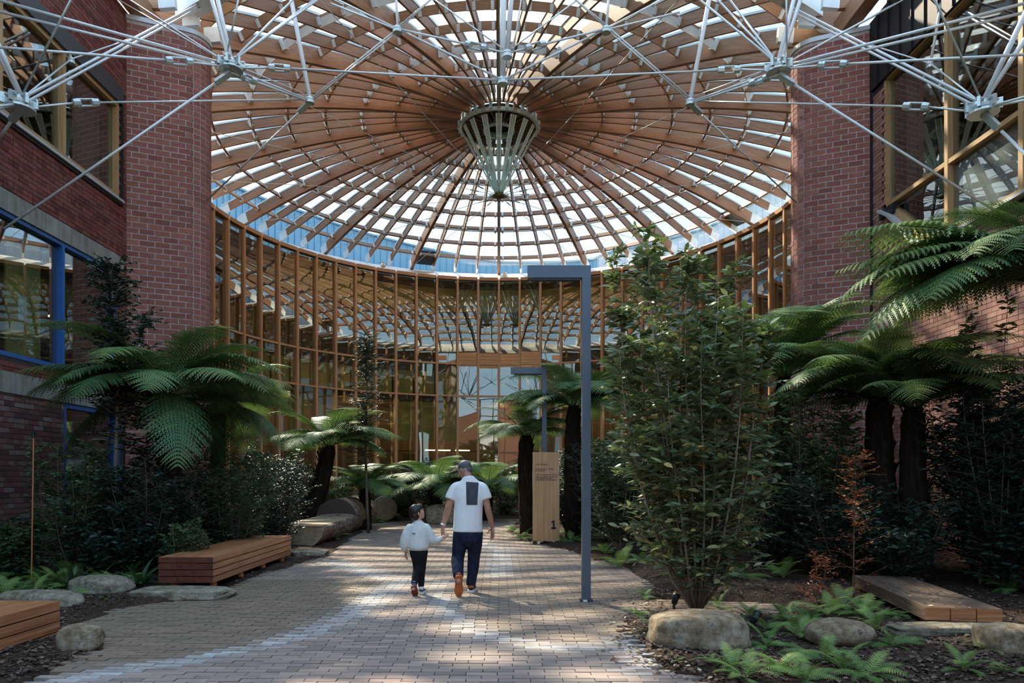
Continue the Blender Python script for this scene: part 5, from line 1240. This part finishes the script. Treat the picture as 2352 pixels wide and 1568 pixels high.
def limb(mb, pts, n=14, side=(1, 0, 0)):
    # pts (p, r) or (p, rx, ry); resampled smoothly with rounded ends
    P_ = [(V(p[0]), p[1], p[2] if len(p) > 2 else p[1]) for p in pts]; out = []; m = len(P_)
    def cr(a, b, c, d, t): return .5*((2*b)+(c-a)*t+(2*a-5*b+4*c-d)*t*t+(-a+3*b-3*c+d)*t*t*t)
    for i in range(m-1):
        a, b, c, d = P_[max(0, i-1)], P_[i], P_[i+1], P_[min(m-1, i+2)]
        for k in range(5):
            t = k/5; out.append(tuple(cr(a[j], b[j], c[j], d[j], t) for j in range(3)))
    out.append(P_[-1]); t0 = (out[0][0]-out[1][0]).normalized(); t1 = (out[-1][0]-out[-2][0]).normalized()
    pre = [(out[0][0]+t0*out[0][1]*.8*q, out[0][1]*w_, out[0][2]*w_) for q, w_ in ((1, .15), (.8, .6), (.45, .88))]; post = [(out[-1][0]+t1*out[-1][1]*.8*q, out[-1][1]*w_, out[-1][2]*w_) for q, w_ in ((.45, .88), (.8, .6), (1, .15))]
    mb.loft(pre+out+post, n, side)
def flat_limb(mb, pts, n=18, side=(1, 0, 0)):               # as limb but square cut ends (hems)
    P_ = [(V(p[0]), p[1], p[2] if len(p) > 2 else p[1]) for p in pts]; out = []; m = len(P_)
    def cr(a, b, c, d, t): return .5*((2*b)+(c-a)*t+(2*a-5*b+4*c-d)*t*t+(-a+3*b-3*c+d)*t*t*t)
    for i in range(m-1):
        a, b, c, d = P_[max(0, i-1)], P_[i], P_[i+1], P_[min(m-1, i+2)]
        for k in range(5): out.append(tuple(cr(a[j], b[j], c[j], d[j], k/5) for j in range(3)))
    out.append(P_[-1]); mb.loft(out, n, side)
def hand(mb, wrist, d, palm, s, curl, thumb_side=1, spread=.05):
    """wrist point, direction of the hand, palm normal, size (hand length), finger curl in radians."""
    w_ = V(wrist); d = V(d).normalized(); pn = V(palm); pn = (pn-d*pn.dot(d)).normalized(); sd = d.cross(pn)*thumb_side   # thumb lies at +sd
    L = s*.48; mb.loft([(w_-d*.015*s/.18, .024*s/.18, .018*s/.18), (w_+d*L*.35, .036*s/.18, .017*s/.18), (w_+d*L*.8, .041*s/.18, .016*s/.18), (w_+d*L, .036*s/.18, .013*s/.18)], 12, sd)
    for k, (o, ln) in enumerate(((.030, .43), (.010, .50), (-.011, .46), (-.031, .36))):
        b = w_+d*L*(.93 if k < 3 else .86)+sd*o*s/.18; dd = (d+sd*spread*(1.2-k*.8)).normalized(); c = curl*(.8+.12*k); pts = [(b-dd*.012, .0088*s/.18)]; p = b
        for j, fr in enumerate((.45, .32, .23)):
            a = c*(j+.6)*.7; q = dd*math.cos(a)+pn*math.sin(a); p = p+q*ln*s*fr; pts.append((p, (.0085-.0011*j)*s/.18))
        limb(mb, pts, 8, sd)
    b = w_+d*L*.22+sd*.026*s/.18+pn*.006; q1 = (d*.55+sd*.75+pn*.35).normalized(); q2 = (d*.85+sd*.25+pn*.45).normalized()
    limb(mb, [(b, .011*s/.18), (b+q1*s*.17, .0105*s/.18), (b+q1*s*.17+q2*s*.15, .009*s/.18), (b+q1*s*.17+q2*s*.27, .007*s/.18)], 8, sd)
def head(mb, c, rot, k, ns=1.0):
    """k = head height; local +y is the face, +z up, centred between the ears."""
    T = lambda p: V(c)+rot @ (V(p)*k)
    def ball(p, a, b, h): mb.ball(T(p), a*k, b*k, h*k, rot)
    ball((0, -.06, .12), .325, .40, .36); ball((0, .06, .02), .29, .33, .38); ball((0, .12, -.22), .235, .25, .25); ball((0, .25, -.36), .12, .11, .10)
    ball((0, .33, .10), .20, .07, .05)                              # brow
    ball((-.14, .26, -.10), .10, .12, .10); ball((.14, .26, -.10), .10, .12, .10)
    mb.loft([(T((0, .35, .06)), .03*k, .03*k), (T((0, .345+.075*ns, -.04)), .045*k*ns, .05*k), (T((0, .35+.085*ns, -.10)), .062*k*ns, .055*k*ns), (T((0, .355, -.14)), .05*k, .04*k)], 10, rot @ V((1, 0, 0)))
    ball((0, .37, -.205), .085, .035, .02); ball((0, .362, -.25), .075, .035, .022)
    for s in (-1, 1):
        mb.ball(T((s*.315, -.02, -.03)), .035*k, .085*k, .13*k, rot @ Matrix.Rotation(-s*.35, 3, 'Z')); ball((s*.315, .0, -.13), .03, .045, .05)
def face_bits(c, rot, k, parent):
    for s in (-1, 1):
        b = MB(); b.ball(V(c)+rot @ (V((s*.125, .325, .03))*k), .052*k, .04*k, .042*k, rot); b.build('eye', M['eye'], parent, True)
        b = MB(); b.ball(V(c)+rot @ (V((s*.125, .358, .03))*k), .026*k, .014*k, .027*k, rot); b.build('iris', M['hairdark'], parent, True)
        b = MB(); b.ball(V(c)+rot @ (V((s*.13, .365, .10))*k), .075*k, .02*k, .013*k, rot); b.build('eyebrow', M['hairdark'], parent, True)
def shoe(parent, heel, rz, pitch, L, W, up_m, sole_m, extra=None):
    rot = Matrix.Rotation(rz, 3, 'Z') @ Matrix.Rotation(pitch, 3, 'X'); T = lambda x, y, z: V(heel)+rot @ V((x, y, z))
    b = MB(); S = [(0.0, .30, .062), (.08, .40, .085), (.25, .42, .092), (.42, .43, .078), (.62, .49, .058), (.82, .46, .042), (.95, .32, .028), (1.0, .12, .012)]
    b.loft([(T(0, y*L, .022+h*.48*L/.28), W*w_, h*.5*L/.28) for y, w_, h in S], 16, rot @ V((1, 0, 0))); o = b.build('shoe', up_m, parent, True)
    out = [(-.33, .01), (-.40, .12), (-.36, .35), (-.44, .60), (-.44, .78), (-.30, .94), (0, 1.02), (.30, .94), (.45, .78), (.45, .60), (.38, .35), (.40, .12), (.33, .01), (0, -.03)]
    n = len(out); b = MB(); b.idx([T(x*W*1.16, y*L, z) for z in (0, .030) for x, y in out], [tuple(range(n)), tuple(range(2*n-1, n-1, -1))]+[(k, k+n, (k+1) % n+n, (k+1) % n) for k in range(n)]); b.build('sole', sole_m, o)
    if extra:
        b = MB(); b.loft([(T(0, y*L, z), W*w_, h) for y, z, w_, h in ((.02, .055, .36, .03), (.07, .085, .42, .025), (.16, .095, .42, .012))], 14, rot @ V((1, 0, 0))); b.build('heel_counter', extra, o, True)
    return o, T

def man():
    t = thing('person', 'man in a white T-shirt and dark jeans holding a child by the hand', 'person', (-.40, 9.39, 0))
    ty = -.14
    hrot = Matrix.Rotation(math.radians(58), 3, 'Z') @ Matrix.Rotation(math.radians(-20), 3, 'X'); hc = V((-.050, ty+.05, 1.605)); hk = .232
    b = MB(); head(b, hc, hrot, hk)
    limb(b, [((.005, ty-.01, 1.40), .085, .075), ((0, ty, 1.48), .064, .066), ((-.018, ty+.015, 1.55), .060, .064), ((-.03, ty+.02, 1.60), .06, .065)])
    limb(b, [((0, ty, .86), .15, .10), ((0, ty, 1.02), .14, .095), ((.01, ty, 1.2), .16, .105), ((.01, ty, 1.34), .15, .09), ((.01, ty, 1.41), .10, .068)])
    aL = [((-.145, ty, 1.345), .050), ((-.200, ty-.01, 1.25), .049), ((-.248, ty-.02, 1.13), .043), ((-.262, ty-.01, 1.08), .044), ((-.292, ty, .98), .038), ((-.322, ty-.02, .875), .027)]
    aR = [((.168, ty, 1.345), .050), ((.217, ty-.01, 1.25), .049), ((.252, ty-.02, 1.12), .043), ((.264, ty-.01, 1.06), .044), ((.29, ty+.02, .96), .038), ((.312, ty+.05, .855), .027)]
    limb(b, aL); limb(b, aR)
    hand(b, (-.324, ty-.022, .865), (-.02, -.05, -1), (.7, .5, 0), .185, .55, -1); hand(b, (.314, ty+.055, .845), (.05, .02, -1), (-.75, -.55, 0), .185, .32, 1, .10)
    for s, pts in ((-1, [((-.09, ty, .86), .09), ((-.12, ty+.05, .62), .07), ((-.135, ty+.06, .46), .05), ((-.12, ty-.12, .33), .05), ((-.108, ty-.27, .24), .037), ((-.105, ty-.33, .20), .034)]), (1, [((.09, ty, .86), .09), ((.085, ty+.06, .62), .07), ((.07, ty+.10, .44), .05), ((.05, ty+.11, .26), .045), ((.03, ty+.12, .09), .035), ((.03, ty+.16, .05), .034)])): limb(b, pts)
    body = solid(b, 'body', M['skin'], t, .0055, 3)
    face_bits(hc, hrot, hk, t)
    hb_ = MB(); T = lambda p: hc+hrot @ (V(p)*hk); hb_.ball(T((0, -.07, .135)), .345*hk, .42*hk, .375*hk, hrot); hb_.ball(T((0, -.10, -.10)), .335*hk, .36*hk, .34*hk, hrot)
    inv = hrot.inverted()
    def keep(co):
        p = inv @ (co-hc)/hk; 
        if p.y > .20 or p.z < -.40: return False
        if p.z < .06 and p.y > .04: return False
        return not (abs(p.x) > .2 and p.z < .02 and p.y > -.10)
    solid(hb_, 'hair', M['hairgrey'], t, .005, 2, keep)
    b = MB()
    flat_limb(b, [((-.003, ty-.005, .795), .196, .135), ((0, ty-.005, .95), .188, .132), ((.005, ty, 1.12), .188, .128), ((.01, ty, 1.26), .194, .128), ((.01, ty, 1.36), .186, .112), ((.01, ty-.005, 1.425), .150, .092), ((.006, ty-.005, 1.475), .098, .076), ((.002, ty, 1.512), .069, .067)])
    flat_limb(b, [((-.08, ty, 1.405), .050, .065), ((-.155, ty, 1.368), .070, .078), ((-.200, ty, 1.29), .075, .083), ((-.232, ty-.008, 1.215), .074, .082)]); flat_limb(b, [((.10, ty, 1.405), .050, .065), ((.178, ty, 1.368), .070, .078), ((.216, ty, 1.29), .075, .083), ((.245, ty-.008, 1.215), .072, .080)])
    sh_ = solid(b, 'tshirt', M['tee'], t, .009, 9)
    # printed panel follows the back of the shirt
    b = MB(); nu, nv = 8, 10; vs = []; bm_ = bmesh.new(); bm_.from_mesh(sh_.data)
    from mathutils.bvhtree import BVHTree
    bv = BVHTree.FromBMesh(bm_)
    for j in range(nv+1):
        for i in range(nu+1):
            u, v = i/nu, j/nv; x = -.022+.160*u+(-.004+.0*u)*(1-v); z = 1.148+.297*v-.012*u*v
            x = x+(.012*(1-v) if i == 0 else 0)-(.012*(1-v) if i == nu else 0); hit = bv.ray_cast(V((x, -1.5, z)), V((0, 1, 0))); y = hit[0].y if hit[0] else ty-.12; vs.append((x, y-.0035, z))
    b.idx(vs, [(j*(nu+1)+i, j*(nu+1)+i+1, (j+1)*(nu+1)+i+1, (j+1)*(nu+1)+i) for j in range(nv) for i in range(nu)]); b.build('back_print', M['print'], sh_, True); bm_.free()
    b = MB()
    limb(b, [((0, ty, .875), .165, .115), ((0, ty, .82), .182, .128), ((0, ty-.005, .74), .185, .135)])
    flat_limb(b, [((-.088, ty, .80), .105, .12), ((-.108, ty+.025, .64), .098, .105), ((-.128, ty+.055, .50), .086, .092), ((-.137, ty+.02, .42), .084, .086), ((-.126, ty-.12, .335), .075, .080), ((-.112, ty-.25, .255), .066, .070)])
    flat_limb(b, [((.090, ty, .80), .105, .12), ((.088, ty+.04, .64), .096, .105), ((.072, ty+.085, .47), .082, .088), ((.062, ty+.10, .33), .078, .082), ((.045, ty+.115, .20), .068, .076), ((.030, ty+.12, .085), .064, .074)])
    solid(b, 'trousers', M['denim'], t, .010, 2)
    o, T = shoe(t, (.030, ty+.055, 0), math.radians(-6), 0, .285, .100, M['shoeblack'], M['shoewhite'], M['orange'])
    o, T = shoe(t, (-.098, ty-.345, .268), math.radians(6), math.radians(-72), .285, .104, M['shoeblack'], M['orange'], M['orange'])
    b = MB(); d = V((-.03, -.02, -.10)).normalized(); c = V((-.322, ty-.02, .885)); b.tube([c-d*.012, c+d*.012], .033, 14); b.build('wristwatch', M['galv'], t, True)
    b = MB(); b.box(c+V((-.034, -.005, 0)), .012, .035, .032); b.build('watch_case', M['brass'], t)
man()
def child():
    t = thing('person', 'child in a pale grey sweatshirt and black trousers looking up at the man', 'person', (-1.044, 9.1, 0))
    hrot = Matrix.Rotation(math.radians(-72), 3, 'Z') @ Matrix.Rotation(math.radians(14), 3, 'X'); hc = V((.005, .0, 1.055)); hk = .205
    b = MB(); head(b, hc, hrot, hk, .45)
    limb(b, [((.01, 0, .88), .055, .05), ((.012, 0, .94), .046, .046), ((.01, 0, 1.0), .044, .046)])
    limb(b, [((.015, 0, .56), .10, .075), ((.015, 0, .7), .095, .07), ((.015, 0, .82), .105, .07), ((.015, 0, .89), .075, .055)])
    limb(b, [((-.09, 0, .87), .038), ((-.145, -.01, .74), .032), ((-.155, .0, .70), .031), ((-.152, .02, .57), .022)]); limb(b, [((.12, 0, .87), .038), ((.18, .0, .74), .032), ((.20, .02, .70), .031), ((.315, .06, .725), .020)])
    hand(b, (-.151, .022, .555), (.05, .02, -1), (.8, -.5, 0), .125, .55, -1); hand(b, (.318, .06, .728), (.75, .2, .35), (.1, .9, -.1), .120, .8, 1)
    limb(b, [((-.03, 0, .56), .06), ((-.005, .05, .34), .04), ((-.03, -.10, .14), .026), ((-.03, -.13, .10), .025)]); limb(b, [((.075, 0, .56), .06), ((.055, .07, .33), .04), ((.04, .12, .08), .026), ((.04, .14, .05), .025)])
    solid(b, 'body', M['skinc'], t, .0048, 3); face_bits(hc, hrot, hk, t)
    T = lambda p: hc+hrot @ (V(p)*hk); b = MB(); b.ball(T((0, -.07, .12)), .37*hk, .46*hk, .43*hk, hrot); b.ball(T((0, -.20, -.16)), .34*hk, .32*hk, .36*hk, hrot); b.ball(T((0, .18, .30)), .30*hk, .24*hk, .22*hk, hrot)
    inv = hrot.inverted()
    def keep(co):
        p = inv @ (co-hc)/hk
        if p.y > .30 and p.z < .14: return False
        if p.z < .13 and p.y > .14: return False
        return p.z > -.5 and not (p.z < -.06 and p.y > .02)
    solid(b, 'hair', M['hairdark'], t, .005, 2, keep)
    b = MB()
    flat_limb(b, [((.018, 0, .585), .122, .10), ((.018, 0, .615), .142, .12), ((.015, 0, .72), .134, .112), ((.015, 0, .83), .128, .095), ((.015, 0, .895), .100, .075), ((.012, 0, .935), .060, .056), ((.012, 0, .955), .052, .05)])
    limb(b, [((-.085, 0, .868), .052), ((-.128, 0, .78), .062), ((-.158, 0, .69), .062), ((-.165, .01, .625), .056), ((-.155, .018, .585), .036)]); limb(b, [((.115, 0, .868), .052), ((.160, 0, .78), .060), ((.195, .01, .705), .062), ((.250, .035, .695), .052), ((.300, .055, .718), .034)])
    s_ = solid(b, 'sweatshirt', M['sweat'], t, .008, 3)
    b = MB(); b.box((-.03, -.108, .795), .036, .006, .011); b.build('green_label', M['greenlab'], s_)
    b = MB(); flat_limb(b, [((.02, 0, .575), .118, .095), ((.02, 0, .605), .128, .105)]); b.build('waistband', M['sweat'], s_, True)
    b = MB(); b.tube([(-.154, .017, .592), (-.152, .02, .562)], .030, 12); b.tube([(.292, .053, .716), (.316, .059, .726)], .028, 12); b.build('cuff', M['sweat'], s_, True)
    b = MB(); limb(b, [((.02, 0, .60), .108, .085), ((.02, 0, .55), .115, .095)])
    flat_limb(b, [((-.025, 0, .56), .076, .085), ((-.008, .035, .44), .062, .07), ((-.004, .045, .34), .054, .058), ((-.015, -.03, .23), .048, .052), ((-.026, -.095, .155), .040, .044)]); flat_limb(b, [((.068, 0, .56), .074, .085), ((.060, .045, .44), .060, .07), ((.052, .07, .33), .052, .058), ((.044, .10, .2), .044, .050), ((.040, .115, .085), .038, .044)])
    solid(b, 'trousers', M['blackpant'], t, .008, 2)
    shoe(t, (.042, .075, 0), math.radians(-5), 0, .19, .075, M['shoeblue'], M['shoewhite'], M['shoewhite'])
    shoe(t, (-.028, -.155, .135), math.radians(-4), math.radians(-50), .19, .078, M['shoeblue'], M['redsole'], M['shoewhite'])
child()
